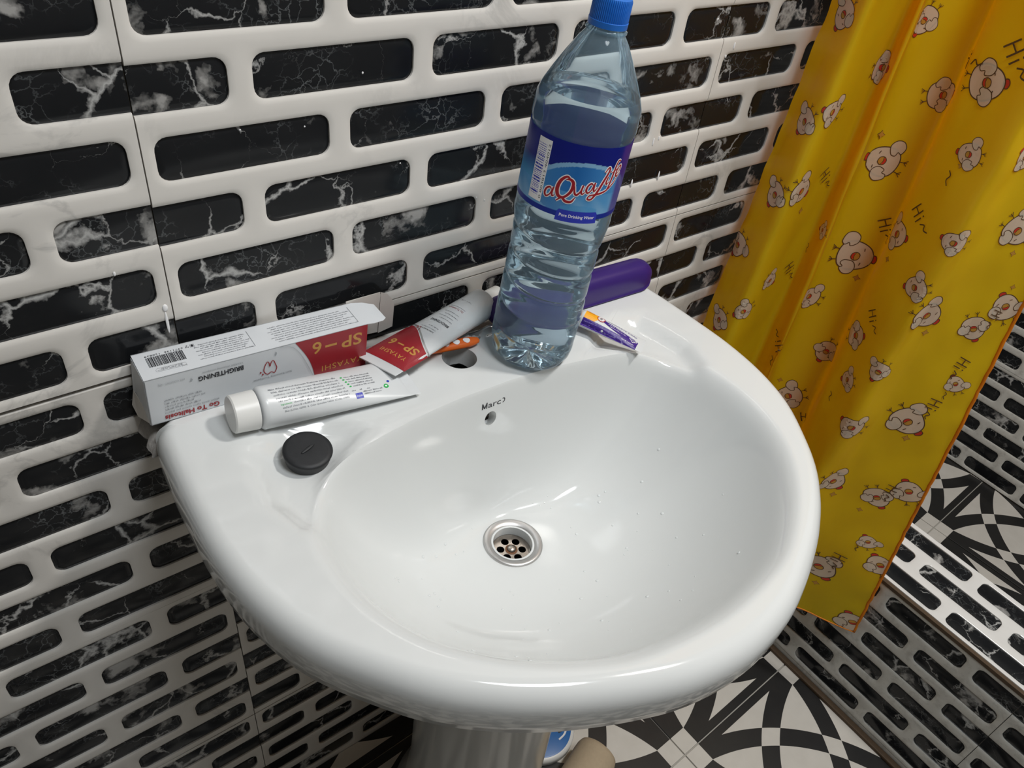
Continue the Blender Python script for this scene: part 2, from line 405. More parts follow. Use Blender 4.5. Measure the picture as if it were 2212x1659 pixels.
# ------------------------------------------------------------------ tiled walls
PW, PZ, BH = 0.15, 0.05, 0.0332          # brick pitch along, pitch up, brick height
BL = 0.1322                              # brick length
def rrect(hx, hz, r, n=5):
    pts = []
    for cx, cz, a0 in ((hx - r, hz - r, 0), (-hx + r, hz - r, 90), (-hx + r, -hz + r, 180), (hx - r, -hz + r, 270)):
        for k in range(n + 1):
            a = math.radians(a0 + 90 * k / n); pts.append((cx + r * math.cos(a), cz + r * math.sin(a)))
    return pts
def tile_meshes(rows, name, mat, ncol=4):
    """front plate of one tile with rounded recesses; local x right, z down from 0, front faces -y at y=0"""
    W, H = ncol * PW, len(rows) * PZ
    bm = bmesh.new()
    N = 24
    hole = rrect(BL / 2, BH / 2, .0095); lip = rrect(BL / 2 + .0012, BH / 2 + .0012, .0105); mid = rrect(BL / 2 + .005, BH / 2 + .004, .012)
    for r, crossing in enumerate(rows):
        cz = -(r + .5) * PZ
        for c in ([k for k in range(ncol + 1)] if crossing else [k + .5 for k in range(ncol)]):
            cx = c * PW
            def outer(p):
                x, z = p; s = max(abs(x) / (PW / 2), abs(z) / (PZ / 2)); return (x / s, z / s)
            out = []
            nrmd = [abs(abs(p[0]) / (BL / 2) - abs(p[1]) / (BH / 2)) for p in hole]
            cidx = {min(range(6 * q, 6 * q + 6), key=lambda i: nrmd[i]) for q in range(4)}
            for i, p in enumerate(hole):
                if i in cidx: out.append((math.copysign(PW / 2, p[0]), math.copysign(PZ / 2, p[1])))
                else: out.append(outer((p[0] / (BL / 2) * PW / 2, p[1] / (BH / 2) * PZ / 2)))
            loops = [(out, 0.0), (mid, 0.0), (lip, .0005), (hole, .0011), (hole, .0030)]
            L = [[bm.verts.new((cx + x, y, cz + z)) for x, z in pts] for pts, y in loops]
            for a, b in zip(L[:-1], L[1:]):
                for i in range(N):
                    j = (i + 1) % N; bm.faces.new((a[j], a[i], b[i], b[j]))
    bmesh.ops.remove_doubles(bm, verts=bm.verts, dist=1e-5)
    g = 0.0005
    for co, no in (((g, 0, 0), (-1, 0, 0)), ((W - g, 0, 0), (1, 0, 0)), ((0, 0, -g), (0, 0, 1)), ((0, 0, -H + g), (0, 0, -1))):
        bmesh.ops.bisect_plane(bm, geom=list(bm.verts) + list(bm.edges) + list(bm.faces), plane_co=co, plane_no=no, clear_outer=True)
    bd = [e for e in bm.edges if len(e.link_faces) == 1 and (all(abs(v.co.x - g) < 1e-5 for v in e.verts) or all(abs(v.co.x - W + g) < 1e-5 for v in e.verts)
          or all(abs(v.co.z + g) < 1e-5 for v in e.verts) or all(abs(v.co.z + H - g) < 1e-5 for v in e.verts))]
    ex = bmesh.ops.extrude_edge_only(bm, edges=bd)
    for v in [q for q in ex['geom'] if isinstance(q, bmesh.types.BMVert)]: v.co.y = .0045
    bmesh.ops.recalc_face_normals(bm, faces=bm.faces)
    me = bpy.data.meshes.new(name); bm.to_mesh(me); bm.free(); me.materials.append(mat)
    me.polygons.foreach_set('use_smooth', [True] * len(me.polygons))
    try: me.set_sharp_from_angle(angle=math.radians(40))
    except Exception: pass
    return me
def inset_mesh(name, part):
    bm = bmesh.new(); d = .0002
    loops = [(rrect(BL / 2 - d, BH / 2 - d, .0093), .0030), (rrect(BL / 2 - .0022, BH / 2 - .0022, .0075), .0024), (rrect(BL / 2 - .005, BH / 2 - .005, .005), .0021)]
    L = [[bm.verts.new((x, y, z)) for x, z in p] for p, y in loops]
    for a, b in zip(L[:-1], L[1:]):
        for i in range(24):
            j = (i + 1) % 24; bm.faces.new((a[j], a[i], b[i], b[j]))
    bm.faces.new(list(reversed(L[-1])))
    if part: bmesh.ops.bisect_plane(bm, geom=list(bm.verts) + list(bm.edges) + list(bm.faces), plane_co=(part * .0005, 0, 0), plane_no=(-part, 0, 0), clear_outer=True)
    bmesh.ops.recalc_face_normals(bm, faces=bm.faces)
    if sum(f.normal.y * f.calc_area() for f in bm.faces) > 0: bmesh.ops.reverse_faces(bm, faces=bm.faces)
    me = bpy.data.meshes.new(name); bm.to_mesh(me); bm.free(); me.materials.append(BLACK)
    me.polygons.foreach_set('use_smooth', [True] * len(me.polygons)); return me
INS = {0: inset_mesh('tile_inset', 0), 1: inset_mesh('tile_inset_half', 1), -1: inset_mesh('tile_inset_half', -1)}
REG = [False, True] * 3; FLIP = [True, False] * 3
TM = {}
def put_tile(parent, M, rows, mat, ncol=4):
    key = (tuple(rows), mat.name, ncol)
    if key not in TM: TM[key] = tile_meshes(rows, 'wall_tile', mat, ncol)
    t = bpy.data.objects.new('wall_tile', TM[key]); COL.objects.link(t); t.parent = parent; t.matrix_local = M
    for r, crossing in enumerate(rows):
        for c in ([k for k in range(ncol + 1)] if crossing else [k + .5 for k in range(ncol)]):
            part = 0 if not crossing or 0 < c < ncol else (1 if c == 0 else -1)
            i = bpy.data.objects.new('tile_inset', INS[part]); COL.objects.link(i); i.parent = t
            i.matrix_local = Matrix.Translation((c * PW, 0, -(r + .5) * PZ))
    return t
def slab(name, a, b, mat, parent=None, bev=0.0, **k):
    o = bmo(name, boxbm(bmesh.new(), a, b, bev), mat, parent); meta(o, **k); return o

# back wall: y = 0 is the tile face
wb = slab('wall_back', (-1.8, .0046, -1.25), (1.95, .10, 1.36), GROUT, kind='structure')
for col in range(-2, 3):
    x = col * .6
    for row in range(-1, 4):
        top = .025 - row * .3
        rows = FLIP if (col < 0 and row in (1, 2)) else REG
        dz = .0025 if (col < 0 and row <= 0) else 0.0
        dz += (-.0008, .0006, 0, .0007, -.0005)[row + 1]
        put_tile(wb, Matrix.Translation((x, 0, top + dz)), rows, WHITE)
slab('plaster_upper', (-1.8, -.0005, .327), (1.95, .0046, 1.36), PLASTER, wb)
slab('plaster_left', (-1.8, -.0005, -1.25), (-1.202, .0046, .327), PLASTER, wb)

RZ = Matrix.Rotation(-PI / 2, 4, 'Z')
wr = slab('wall_right', (1.8046, -1.9, -1.25), (1.95, .0, 1.36), GROUT, kind='structure')
for c in range(0, 2):
    for row in range(0, 3):
        put_tile(wr, Matrix.Translation((1.8, .03 - .6 * c - (0.0), -.878 + .3 * row)) @ RZ, REG, WHITE_D)
slab('plaster_upper', (1.7995, -1.9, .023), (1.8046, 0, 1.36), PLASTER, wr)
slab('plaster_side', (1.7995, -1.9, -1.19), (1.8046, -1.172, .022), PLASTER, wr)
slab('wall_left', (-1.95, -1.9, -1.25), (-1.8, .1, 1.36), PLASTER, kind='structure')
slab('wall_front', (-1.95, -2.0, -1.25), (1.95, -1.9, 1.36), PLASTER, kind='structure')
slab('ceiling', (-1.95, -2.0, 1.36), (1.95, .1, 1.45), PLASTER, kind='structure')

# shower curb
cbx = slab('shower_curb', (.8966, -1.9, -1.25), (1.0424, -.001, -.8106), GROUT_L)
meta(cbx, kind='structure'); cbx.name = 'trim_1'
for c in range(0, 3):
    put_tile(cbx, Matrix.Translation((.892, -.005 - .6 * c, -.8145)) @ RZ, FLIP, WHITE_D)
    Mt = Matrix(((0, 0, 1, 0), (-1, 0, 0, 0), (0, -1, 0, 0), (0, 0, 0, 1)))
    put_tile(cbx, Matrix.Translation((1.0465, -.005 - .6 * c, -.806)) @ Mt, [False, True, False], WHITE_B)
bm = boxbm(bmesh.new(), (.8908, -1.8, -.8148), (.8975, -.002, -.8075), .0006)
bmo('sealant_line', bm, BROWN, cbx)
slab('curb_side', (1.0424, -1.9, -1.2), (1.047, -.001, -.8075), WHITE_D, cbx)
slab('skirting_strip', (.8925, -1.9, -1.1285), (.8966, -.001, -1.1152), WHITE_D, cbx)

# floors
fl = slab('floor', (-1.8, -1.9, -1.25), (.893, .0, -1.1335), GROUT_L, kind='structure')
sf = slab('floor_shower', (1.047, -1.9, -1.30), (1.95, .0, -1.1835), GROUT_L, kind='structure')
def tile_mesh(gap):
    bm = boxbm(bmesh.new(), (gap, gap, -.0034), (.3 - gap, .3 - gap, 0), 0)
    top = [e for e in bm.edges if all(abs(v.co.z) < 1e-6 for v in e.verts)]
    bmesh.ops.bevel(bm, geom=top, offset=.0009, segments=2, affect='EDGES', profile=.5)
    me = bpy.data.meshes.new('floor_tile'); bm.to_mesh(me); bm.free(); me.materials.append(FLOOR); return me
ftm = tile_mesh(.0011)
def lay(parent, o, ang, ir, jr, z, lim):
    R = Matrix.Translation((o[0], o[1], z)) @ Matrix.Rotation(math.radians(ang), 4, 'Z')
    for i in ir:
        for j in jr:
            M = R @ Matrix.Translation((i * .3, j * .3, 0)); c = M @ Vector((.15, .15, 0))
            if not (lim[0] < c.x < lim[1] and lim[2] < c.y < lim[3]): continue
            me = ftm
            cs = [M @ Vector((a, b, 0)) for a in (0, .3) for b in (0, .3)]
            xa, xb, ya, yb = lim[4], lim[5], lim[6], lim[7]
            if min(p.x for p in cs) < xa or max(p.x for p in cs) > xb or min(p.y for p in cs) < ya or max(p.y for p in cs) > yb:
                bm = bmesh.new(); bm.from_mesh(ftm); Mi = M.inverted(); R3 = Mi.to_3x3()
                for co, no in (((xa, 0, 0), (-1, 0, 0)), ((xb, 0, 0), (1, 0, 0)), ((0, ya, 0), (0, -1, 0)), ((0, yb, 0), (0, 1, 0))):
                    if bm.verts: bmesh.ops.bisect_plane(bm, geom=list(bm.verts) + list(bm.edges) + list(bm.faces), plane_co=Mi @ Vector(co), plane_no=R3 @ Vector(no), clear_outer=True)
                if not bm.faces: bm.free(); continue
                me = bpy.data.meshes.new('floor_tile'); bm.to_mesh(me); bm.free(); me.materials.append(FLOOR)
            t = bpy.data.objects.new('floor_tile', me); COL.objects.link(t); t.parent = parent; t.matrix_local = M
lay(fl, (.592, -.324), 2.06, range(-7, 2), range(-5, 3), -1.130, (-1.75, 1.02, -1.85, .12, -1.79, .8915, -1.89, -.0005))
lay(sf, (1.533, -.279), 2.7, range(-2, 2), range(-5, 2), -1.180, (.95, 1.9, -1.85, .12, 1.0475, 1.7990, -1.89, -.0005))
bm = boxbm(bmesh.new(), (.880, -1.85, -1.1305), (.8918, -.001, -1.1225), .002); bmo('grout_fillet', bm, BROWN, cbx)

# ceiling lamp
t = empty('ceiling_lamp', (LAMP.x, LAMP.y, 1.36)); meta(t, 'round white ceiling lamp above the shower curb', 'lamp')
v, f = lathe([(.0, -.045), (.09, -.043), (.125, -.032), (.135, 0)], 40)
v2, f2 = lathe([(.135, -.012), (.145, -.01), (.145, 0)], 40)
mesh('lamp_base', v2, f2, PLAST_W, t, True)

# ------------------------------------------------------------------ wash basin (own slightly tilted frame)
TH = math.atan(.04)
S_O = Vector((.226, -.0335, -.3095))
SM = Matrix.Translation(S_O) @ Matrix.Rotation(TH, 4, 'Y')
X0 = .012
OUT = [(0, -.409), (.05, -.403), (.09, -.390), (.13, -.372), (.155, -.358), (.18, -.341), (.208, -.317), (.233, -.287), (.262, -.243), (.279, -.195), (.2865, -.143), (.2865, -.09), (.284, -.04), (.281, -.012), (.276, -.003), (.268, 0), (.15, 0)]
INN = [(0, -.374), (.07, -.366), (.115, -.348), (.16, -.317), (.195, -.277), (.214, -.23), (.217, -.18), (.206, -.14), (.175, -.113), (.11, -.097), (.05, -.090), (0, -.089)]
DC = Vector((X0, -.1555)); DZ = -.155
def symclose(h, sm=6):
    full = [(x, y) for x, y in h] + [(-x, y) for x, y in reversed(h) if x > 1e-6]
    c = catmull([(X0 + x, y, 0) for x, y in full], sm, True)
    return [(p.x, p.y) for p in c]
OUTP = symclose(OUT, 4); INNP = symclose(INN, 8)
def raypoly(P, a):
    d = Vector((math.cos(a), math.sin(a))); best = None
    for i in range(len(P)):
        p = Vector(P[i]) - DC; q = Vector(P[(i + 1) % len(P)]) - DC; e = q - p
        den = d.x * e.y - d.y * e.x
        if abs(den) < 1e-12: continue
        t = (p.x * e.y - p.y * e.x) / den; s = (p.x * d.y - p.y * d.x) / den
        if t > 0 and -1e-6 <= s <= 1 + 1e-6 and (best is None or t > best): best = t
    return best
DP = [(-.223, -.062), (-.231, -.090), (-.236, -.122), (-.226, -.156), (-.208, -.168), (-.196, -.148), (-.176, -.118), (-.152, -.098), (-.128, -.080), (-.150, -.056), (-.190, -.048)]
def dish(x, y):
    best = 1e9; ins = False; px = -abs(x - X0); n_ = len(DP)
    if px > -.09: return 0.0
    for i in range(n_):
        ax_, ay = DP[i]; bx_, by = DP[(i + 1) % n_]
        ex, ey = bx_ - ax_, by - ay; t = max(0, min(1, ((px - ax_) * ex + (y - ay) * ey) / (ex * ex + ey * ey)))
        best = min(best, math.hypot(px - ax_ - ex * t, y - ay - ey * t))
        if (ay > y) != (by > y) and px < ax_ + (y - ay) / (by - ay) * ex: ins = not ins
    d = best if ins else -best
    t = max(0, min(1, (d + .004) / .022)); return -.0125 * t * t * (3 - 2 * t)
def smin(a, b, k):
    h = max(k - abs(a - b), 0) / k; return min(a, b) - h * h * k / 4
RF = .031
def surf(r, rin, x, y, ang):
    s = (r - RF) / (rin - RF)
    s = max(s, 0)
    ex = 2.6 + .5 * (.5 + .5 * math.sin(ang)) ** 2
    g = .07 * s + .93 * (s ** ex if s < 1 else 1 + ex * (s - 1))
    zb = DZ * (1 - g)
    return smin(zb, dish(x, y), .020)
NA = 288
angs = sorted(set([2 * PI * k / NA for k in range(NA)] + [math.atan2(p[1] - DC.y, p[0] - DC.x) % (2 * PI) for p in OUTP if p[1] > -.06]))
NA = len(angs); verts, faces = [], []
ss = [i / 34 for i in range(35)]
nb = 34
loops = []
for a in angs:
    ro = raypoly(OUTP, a); ri = raypoly(INNP, a); d = Vector((math.cos(a), math.sin(a))); col = []
    er = .016 if math.sin(a) < .5 else .008
    re = ro - er
    for k in range(nb + 1):
        s = k / nb; s = 1 - (1 - s) ** 1.35
        r = .020 + (ri * 1.02 - .020) * s
        p = DC + d * r; col.append((p.x, p.y, surf(r, ri, p.x, p.y, a)))
    for k in range(1, 15):
        r = ri * 1.02 + (re - ri * 1.02) * k / 14
        p = DC + d * r; col.append((p.x, p.y, surf(r, ri, p.x, p.y, a)))
    ze = col[-1][2]
    for k in range(1, 9):
        b = PI / 2 * k / 8; r = re + er * math.sin(b); p = DC + d * r; col.append((p.x, p.y, ze - er * 1.25 * (1 - math.cos(b))))
    zl = ze - er * 1.25
    for r_, z_ in ((ro - .0005, -.034), (ro - .003, -.046), (ro - .008, -.050), (ro - .014, -.048), (ro - .017, -.030), (ro - .020, -.022)):
        p = DC + d * r_; col.append((p.x, p.y, min(z_, zl - .001) if z_ < -.03 else z_))
    for k in range(0, 9):
        r = (ro - .024) + (ri + .012 - ro + .024) * k / 8; p = DC + d * max(r, .02); col.append((p.x, p.y, -.020 - .010 * (k / 8)))
    for k in range(nb, -1, -2):
        s = k / nb; s = 1 - (1 - s) ** 1.35
        r = .020 + (ri - .020) * s; p = DC + d * (r + .010 * s); z = surf(r, ri, p.x, p.y, a) - .014 - .006 * s
        col.append((p.x, p.y, min(z, -.034)))
    loops.append(col)
NR = len(loops[0])
for col in loops: verts += col
for i in range(NA):
    j = (i + 1) % NA
    for k in range(NR):
        k2 = (k + 1) % NR; faces.append((i * NR + k, i * NR + k2, j * NR + k2, j * NR + k))
basin = empty('wash_basin', M=SM); meta(basin, 'white glossy ceramic wash basin mounted against the black and white tiled wall', 'sink')
bo = mesh('basin_bowl', verts, faces, CERAMIC, None, True)
bo.matrix_world = SM
# taps: boolean holes for tap and overflow
def cutter(M, r, dpt):
    v, f = lathe([(r, -dpt), (r, dpt)], 40, True, True); return mesh('cut', v, f, CERAMIC, None, False, M=M)
bmx = bmesh.new(); bmx.from_mesh(bo.data); bmesh.ops.recalc_face_normals(bmx, faces=bmx.faces); bmx.to_mesh(bo.data); bmx.free()
c1 = cutter(SM @ Matrix.Translation((.0075, -.0370, 0)), .0172, .06)
c2 = cutter(SM @ frameM((X0 - .001, -.0895, -.0385), (1, 0, 0), (0, .62, .80)), .0068, .012)
bpy.context.view_layer.update()
for c in (c1, c2):
    md = bo.modifiers.new('b', 'BOOLEAN'); md.operation = 'DIFFERENCE'; md.object = c; md.solver = 'EXACT'
bpy.context.view_layer.update()
me = bpy.data.meshes.new_from_object(bo.evaluated_get(bpy.context.evaluated_depsgraph_get()))
bo.modifiers.clear(); bo.data = me
for c in (c1, c2): bpy.data.objects.remove(c)
me.polygons.foreach_set('use_smooth', [True] * len(me.polygons))
try: me.set_sharp_from_angle(angle=math.radians(50))
except Exception: pass
bo.parent = basin; bo.matrix_parent_inverse = basin.matrix_world.inverted()
B_BVH = bvh_of(bo)
# maker's name on the back of the bowl (the last letter half worn away)
def strokes_to(items, pts, wd, m, **k): items.append(stroke(pts, wd, m, **k))
Mt = SM @ frameM((X0, -.0880, -.0215), (1, 0, 0), (0, .30, .95))
its = [xf(fit_text('arc', .0150, .0064, 0, off=.004), 1, dx=-.0052, dy=-.002)]
its += [quad(-.0125, -.002, -.0113, .0046, 0), quad(-.0075, -.002, -.0063, .0046, 0), stroke([(-.0120, .0044), (-.0094, -.0014)], .0013, 0, smooth=False), stroke([(-.0068, .0044), (-.0094, -.0014)], .0013, 0, smooth=False)]
its.append(stroke([(.0115, .0030), (.0128, .0034), (.0139, .0026), (.0142, .0010), (.0134, -.0008), (.0120, -.0014)], .0009, 0))
decal('basin_lettering', its, [INK], proj_map(B_BVH, Mt), basin, .002, label='black lettering reading Marco')
# drain
dr = SM @ Matrix.Translation((DC.x, DC.y, DZ))
v, f = lathe([(.0305, -.001), (.0302, .0012), (.0285, .0024), (.0225, .0008), (.0212, -.0012), (.0205, -.004), (.0200, -.011), (.0194, -.0125)], 56)
o = mesh('drain_flange', v, f, STEEL, None, True); o.matrix_world = dr; o.parent = basin; o.matrix_parent_inverse = basin.matrix_world.inverted(); flange = o
bm = bmesh.new()
n = 72; R_ = .0196
# strainer plate with six holes
cv = bmesh.ops.create_circle(bm, cap_ends=True, cap_tris=False, segments=n, radius=R_)
me = bpy.data.meshes.new('strainer'); bm.to_mesh(me); bm.free(); me.materials.append(STEEL_D)
st = bpy.data.objects.new('strainer', me); COL.objects.link(st)
md = st.modifiers.new('s', 'SOLIDIFY'); md.thickness = .0012
cuts = []
bmc = bmesh.new()
for k in range(6):
    a = math.radians(90 + 60 * k)
    bmesh.ops.create_cone(bmc, cap_ends=True, segments=24, radius1=.0040, radius2=.0040, depth=.01, matrix=Matrix.Translation((.0112 * math.cos(a), .0112 * math.sin(a), 0)))
mc = bpy.data.meshes.new('c'); bmc.to_mesh(mc); bmc.free(); co_ = bpy.data.objects.new('c', mc); COL.objects.link(co_)
md = st.modifiers.new('b', 'BOOLEAN'); md.object = co_; md.operation = 'DIFFERENCE'; md.solver = 'EXACT'
bpy.context.view_layer.update()
me = bpy.data.meshes.new_from_object(st.evaluated_get(bpy.context.evaluated_depsgraph_get())); st.modifiers.clear(); st.data = me; bpy.data.objects.remove(co_)
st.matrix_world = dr @ Matrix.Translation((0, 0, -.0105)); st.parent = basin; st.matrix_parent_inverse = basin.matrix_world.inverted()
v, f = lathe([(.0046, -.0100), (.0046, -.0087), (.0036, -.0073), (.0008, -.0067), (.0001, -.0067)], 24)
o = mesh('drain_screw', v, f, STEEL_D, None, True); o.matrix_world = dr; o.parent = basin; o.matrix_parent_inverse = basin.matrix_world.inverted()
v, f = lathe([(.0064, -.01025), (.0045, -.0098)], 24); o = mesh('rust_ring', v, f, RUST, None); o.matrix_world = dr; o.parent = basin; o.matrix_parent_inverse = basin.matrix_world.inverted()
v, f = lathe([(.0205, -.002), (.0205, -.07), (.0001, -.07)], 32); o = mesh('drain_pipe', v, f, DARK, None); o.matrix_world = dr; o.parent = basin; o.matrix_parent_inverse = basin.matrix_world.inverted()
v, f = lathe([(.0215, -.021), (.0225, -.060), (.0001, -.060)], 32); o = mesh('tap_hole_shade_cup', v, f, DARK, None); o.matrix_world = SM @ Matrix.Translation((.0075, -.0370, 0)); o.parent = basin; o.matrix_parent_inverse = basin.matrix_world.inverted()  # black cup added under the tap hole so its inside looks shaded
# cement between the basin and the wall
bm = bmesh.new(); nx, ny = 90, 14
g = [[None] * (ny + 1) for _ in range(nx + 1)]
for i in range(nx + 1):
    for j in range(ny + 1):
        x = -.046 + .580 * i / nx; y = -.0395 + .039 * j / ny
        z = S_O.z - .04 * (x - S_O.x) - .019 + .006 * noise.noise(Vector((x * 45, y * 60, 3))) + (.004 * j / ny)
        if i in (0, nx) or j in (0,): z -= .014
        g[i][j] = bm.verts.new((x + (.006 * noise.noise(Vector((y * 90, 5, i))) if i in (0, nx) else 0), y, z))
for i in range(nx):
    for j in range(ny): bm.faces.new((g[i][j], g[i + 1][j], g[i + 1][j + 1], g[i][j + 1]))
o = bmo('cement_bed', bm, CEMENT, basin, True); o.matrix_parent_inverse = basin.matrix_world.inverted(); o['label'] = 'rough grey cement filling the gap to the wall'

# pedestal
v, f = lathe([(.125, 0), (.122, .02), (.104, .07), (.096, .16), (.094, .30), (.096, .45), (.104, .54), (.118, .60)], 64)
v = [(x * 1.0, y * .98, z) for x, y, z in v]
pd = mesh('pedestal', v, f, PEDC, None, True); pd.location = (.249, -.175, -1.1300); meta(pd, 'white ceramic pedestal column under the wash basin', 'pedestal')

# ------------------------------------------------------------------ things on the basin deck
def deck(x, y): return dish(x, y)
def SP(x, y, h=0): return SM @ Vector((x, y, h))
def w2s(p): return SM.inverted() @ Vector(p)

# rubber stopper
M = SM @ Matrix.Translation((-.1731, -.0840, -.0108)) @ Matrix.Rotation(math.radians(7), 4, 'X') @ Matrix.Rotation(math.radians(20), 4, 'Z')
v, f = lathe([(.0001, 0), (.0165, 0), (.0178, .001), (.0196, .0095), (.0200, .0108), (.0192, .0120), (.016, .0126), (.0001, .0121)], 48)
sp = empty('sink_stopper', M=M); meta(sp, 'black rubber sink plug lying on the left soap dish of the basin', 'sink plug')
mesh('plug_body', v, f, RUBBER, sp, True)
bm = bmesh.new(); bmesh.ops.create_icosphere(bm, subdivisions=3, radius=1)
for q in bm.verts: q.co = Vector((q.co.x * .0072, q.co.y * .0016, .0126 + q.co.z * .0011))
bmo('grip_ridge', bm, RUBBER, sp, True)

# --- toothpaste tubes
def tube_body(name, L, W, R, tail_h, mat, parent, crimp=.010, n=48, m=40, twist=0.0, prof=1.0, droop=None):
    """local x from shoulder (0) to crimp end (L); y width, z up; circular radius R at the shoulder, flat width W at the crimp"""
    vs, fs = [], []
    secs = [(-.004, R * .55, R * .55), (-.0028, R * .86, R * .86), (0, R, R)]
    for i in range(1, m + 1):
        t = i / m; x = t * (L - crimp)
        e = t ** prof
        hw = R + (W / 2 - R) * (1 - (1 - t) ** 1.4); hh = R * (1 - e) ** .72 * (1 - .0 * t) + tail_h * .5 * e
        secs.append((x, hw, max(hh, tail_h * .5)))
    secs += [(L - crimp + .0006, W / 2, .0007), (L, W / 2, .0007)]
    for x, hw, hh in secs:
        t = max(0, x / L)
        for k in range(n):
            a = 2 * PI * k / n; ca, sa = math.cos(a), math.sin(a)
            y = hw * ca; z = hh * sa * (1 if t < .2 else abs(sa) ** (.0))
            if droop: z += droop(t)
            vs.append((x, y, z))
    N = len(secs)
    for i in range(N - 1):
        for k in range(n):
            k2 = (k + 1) % n; fs.append((i * n + k, i * n + k2, (i + 1) * n + k2, (i + 1) * n + k))
    fs.append(tuple(range((N - 1) * n, N * n))); fs.append(tuple(reversed(range(n))))
    o = mesh(name, vs, fs, mat, parent, True)
    try: o.data.set_sharp_from_angle(angle=math.radians(55))
    except Exception: pass
    return o
def cap_mesh(L, R, R2, parent, mat, name='screw_cap', ribs=False):
    pr = [(R, -.004), (R, -.0045), (R2, -.004 - L + .0012), (R2 - .0010, -.004 - L), (.0001, -.004 - L)]
    v, f = lathe(pr, 48); v = [(z, x, y) for x, y, z in v]
    o = mesh(name, v, f, mat, parent, True)
    try: o.data.set_sharp_from_angle(angle=math.radians(35))
    except Exception: pass
    return o
def wp(o, parent):
    o.parent = parent; o.matrix_parent_inverse = parent.matrix_world.inverted()

# tube 1: white tube lying in front of the box
P0 = Vector((.0115, -.0700, -.2838)); PT = Vector((.1705, -.0795, -.3005))
ax = (PT - P0).normalized()
Mt1 = frameM(P0 + ax * .0235, ax, Vector((.10, 1, .06)))
t1 = empty('toothpaste_tube', M=Mt1); meta(t1, 'white toothpaste tube with printed small text, lying on the basin in front of the carton', 'toothpaste tube')
b1 = tube_body('tube_body', (PT - P0).length - .0235, .050, .0180, .0022, TUBE_W, t1, prof=1.15)
cap_mesh(.0200, .0165, .0158, t1, PLAST_W)
bv = bvh_of(b1)
nrm = Vector((-.10, -.62, .78)); uy = (nrm.cross(ax)).normalized() * 1; 
Mp = frameM(P0 + ax * .0235, ax, uy)
rn = random.Random(3); its = []
for k in range(8):
    y = .0092 - k * .00285 + .0006
    x0 = .006 + k * .0012; x1 = .066 + (.001 * k)
    if k == 5:
        its.append(xf(fit_text('Ingredients:', .0095, .0013, 1), 1, dx=x0, dy=y)); x0 += .011
    if k == 7:
        its.append(xf(fit_text('Blue (C.I.No. 42090)  &  Color Quinoline Yellow  (C.I.No. 47005)', .056, .0014, 0), 1, dx=x0, dy=y)); continue
    its += micro(x0, y, x1, .0014, 0, rn)
for k in range(5):
    y = .0088 - k * .0025; its += [blob([(.070 + k * .001, y + .0006), (.0712 + k * .001, y + .0013), (.0724 + k * .001, y + .0006), (.0712 + k * .001, y)], 1)]
    its += micro(.0738 + k * .001, y, .099, .0012, 0, rn)
its += micro(.0745, -.0055, .0785, .0012, 0, rn) + micro(.082, -.0055, .0845, .0012, 0, rn) + micro(.089, -.0058, .0925, .0012, 0, rn)
its += micro(.0845, -.0080, .103, .0013, 0, rn) + micro(.0845, -.0103, .101, .0013, 0, rn)
its.append(quad(.0765, -.0128, .0830, -.0078, 2)); its.append(xf(fit_text('VI-JOHN', .0054, .0014, 3), 1, dx=.0770, dy=-.0112))
its.append(blob([(.1055, -.006), (.107, -.0045), (.1095, -.005), (.110, -.0075), (.1075, -.0085), (.1055, -.0075)], 1))
its.append(blob([(.1065, -.0064), (.1075, -.0056), (.1088, -.0062), (.1078, -.0072)], 3))
its.append(blob([(.1105, -.0022), (.112, -.0012), (.1135, -.0022), (.112, -.0034)], 2))
decal('printed_text', its, [INK_G, GREEN, BLUE, WHITE_P], proj_map(bv, Mp, .05), t1, .003)

# tube 2: red and white tube behind
Bq = Vector((.1451, -.0867, -.2895)); Aq = Vector((.1490, -.0370, -.2955))
tail = (Aq + Bq) / 2; sh = Vector((.2915, -.0250, -.2935))
ax = (tail - sh).normalized()
Mt2 = frameM(sh, ax, (Bq - Aq))
if (Mt2.to_3x3() @ Vector((0, 0, 1))).z < 0: Mt2 = frameM(sh, ax, (Aq - Bq))
t2 = empty('toothpaste_tube', M=Mt2); meta(t2, 'red and white toothpaste tube marked SP-6, crossing over the white tube beside the tap hole', 'toothpaste tube')
L2 = (tail - sh).length
b2 = tube_body('tube_body', L2, .0500, .0165, .0024, TUBE_W, t2, crimp=.0095, prof=1.0)
cap_mesh(.0220, .0112, .0105, t2, PLAST_W)
bv = bvh_of(b2)
N2 = Mt2.to_3x3() @ Vector((0, 0, 1))
# print frame: x runs from the crimp towards the cap, y across
uyp = N2.cross(-ax).normalized()
Mp = frameM(tail, -ax, uyp)
def band2(y): # x of the red edge at height y
    return .053 + .013 * math.sin((y + .004) / .025 * 1.4)
its = []
# red field as a strip grid
ny, nx = 26, 22; vs, fs = [], []
for j in range(ny + 1):
    y = -.0262 + .0524 * j / ny; xe = band2(y)
    for i in range(nx + 1): vs.append((.0098 + (xe - .0098) * i / nx, y))
for j in range(ny):
    for i in range(nx): a = j * (nx + 1) + i; fs.append((a, a + 1, a + nx + 2, a + nx + 1))
its.append((vs, fs, 0))
vs, fs = [], []
for j in range(ny + 1):
    y = -.0262 + .0524 * j / ny; xe = band2(y); vs += [(xe + .0012, y), (xe + .0032, y)]
for j in range(ny): a = 2 * j; fs.append((a, a + 1, a + 3, a + 2))
its.append((vs, fs, 4))
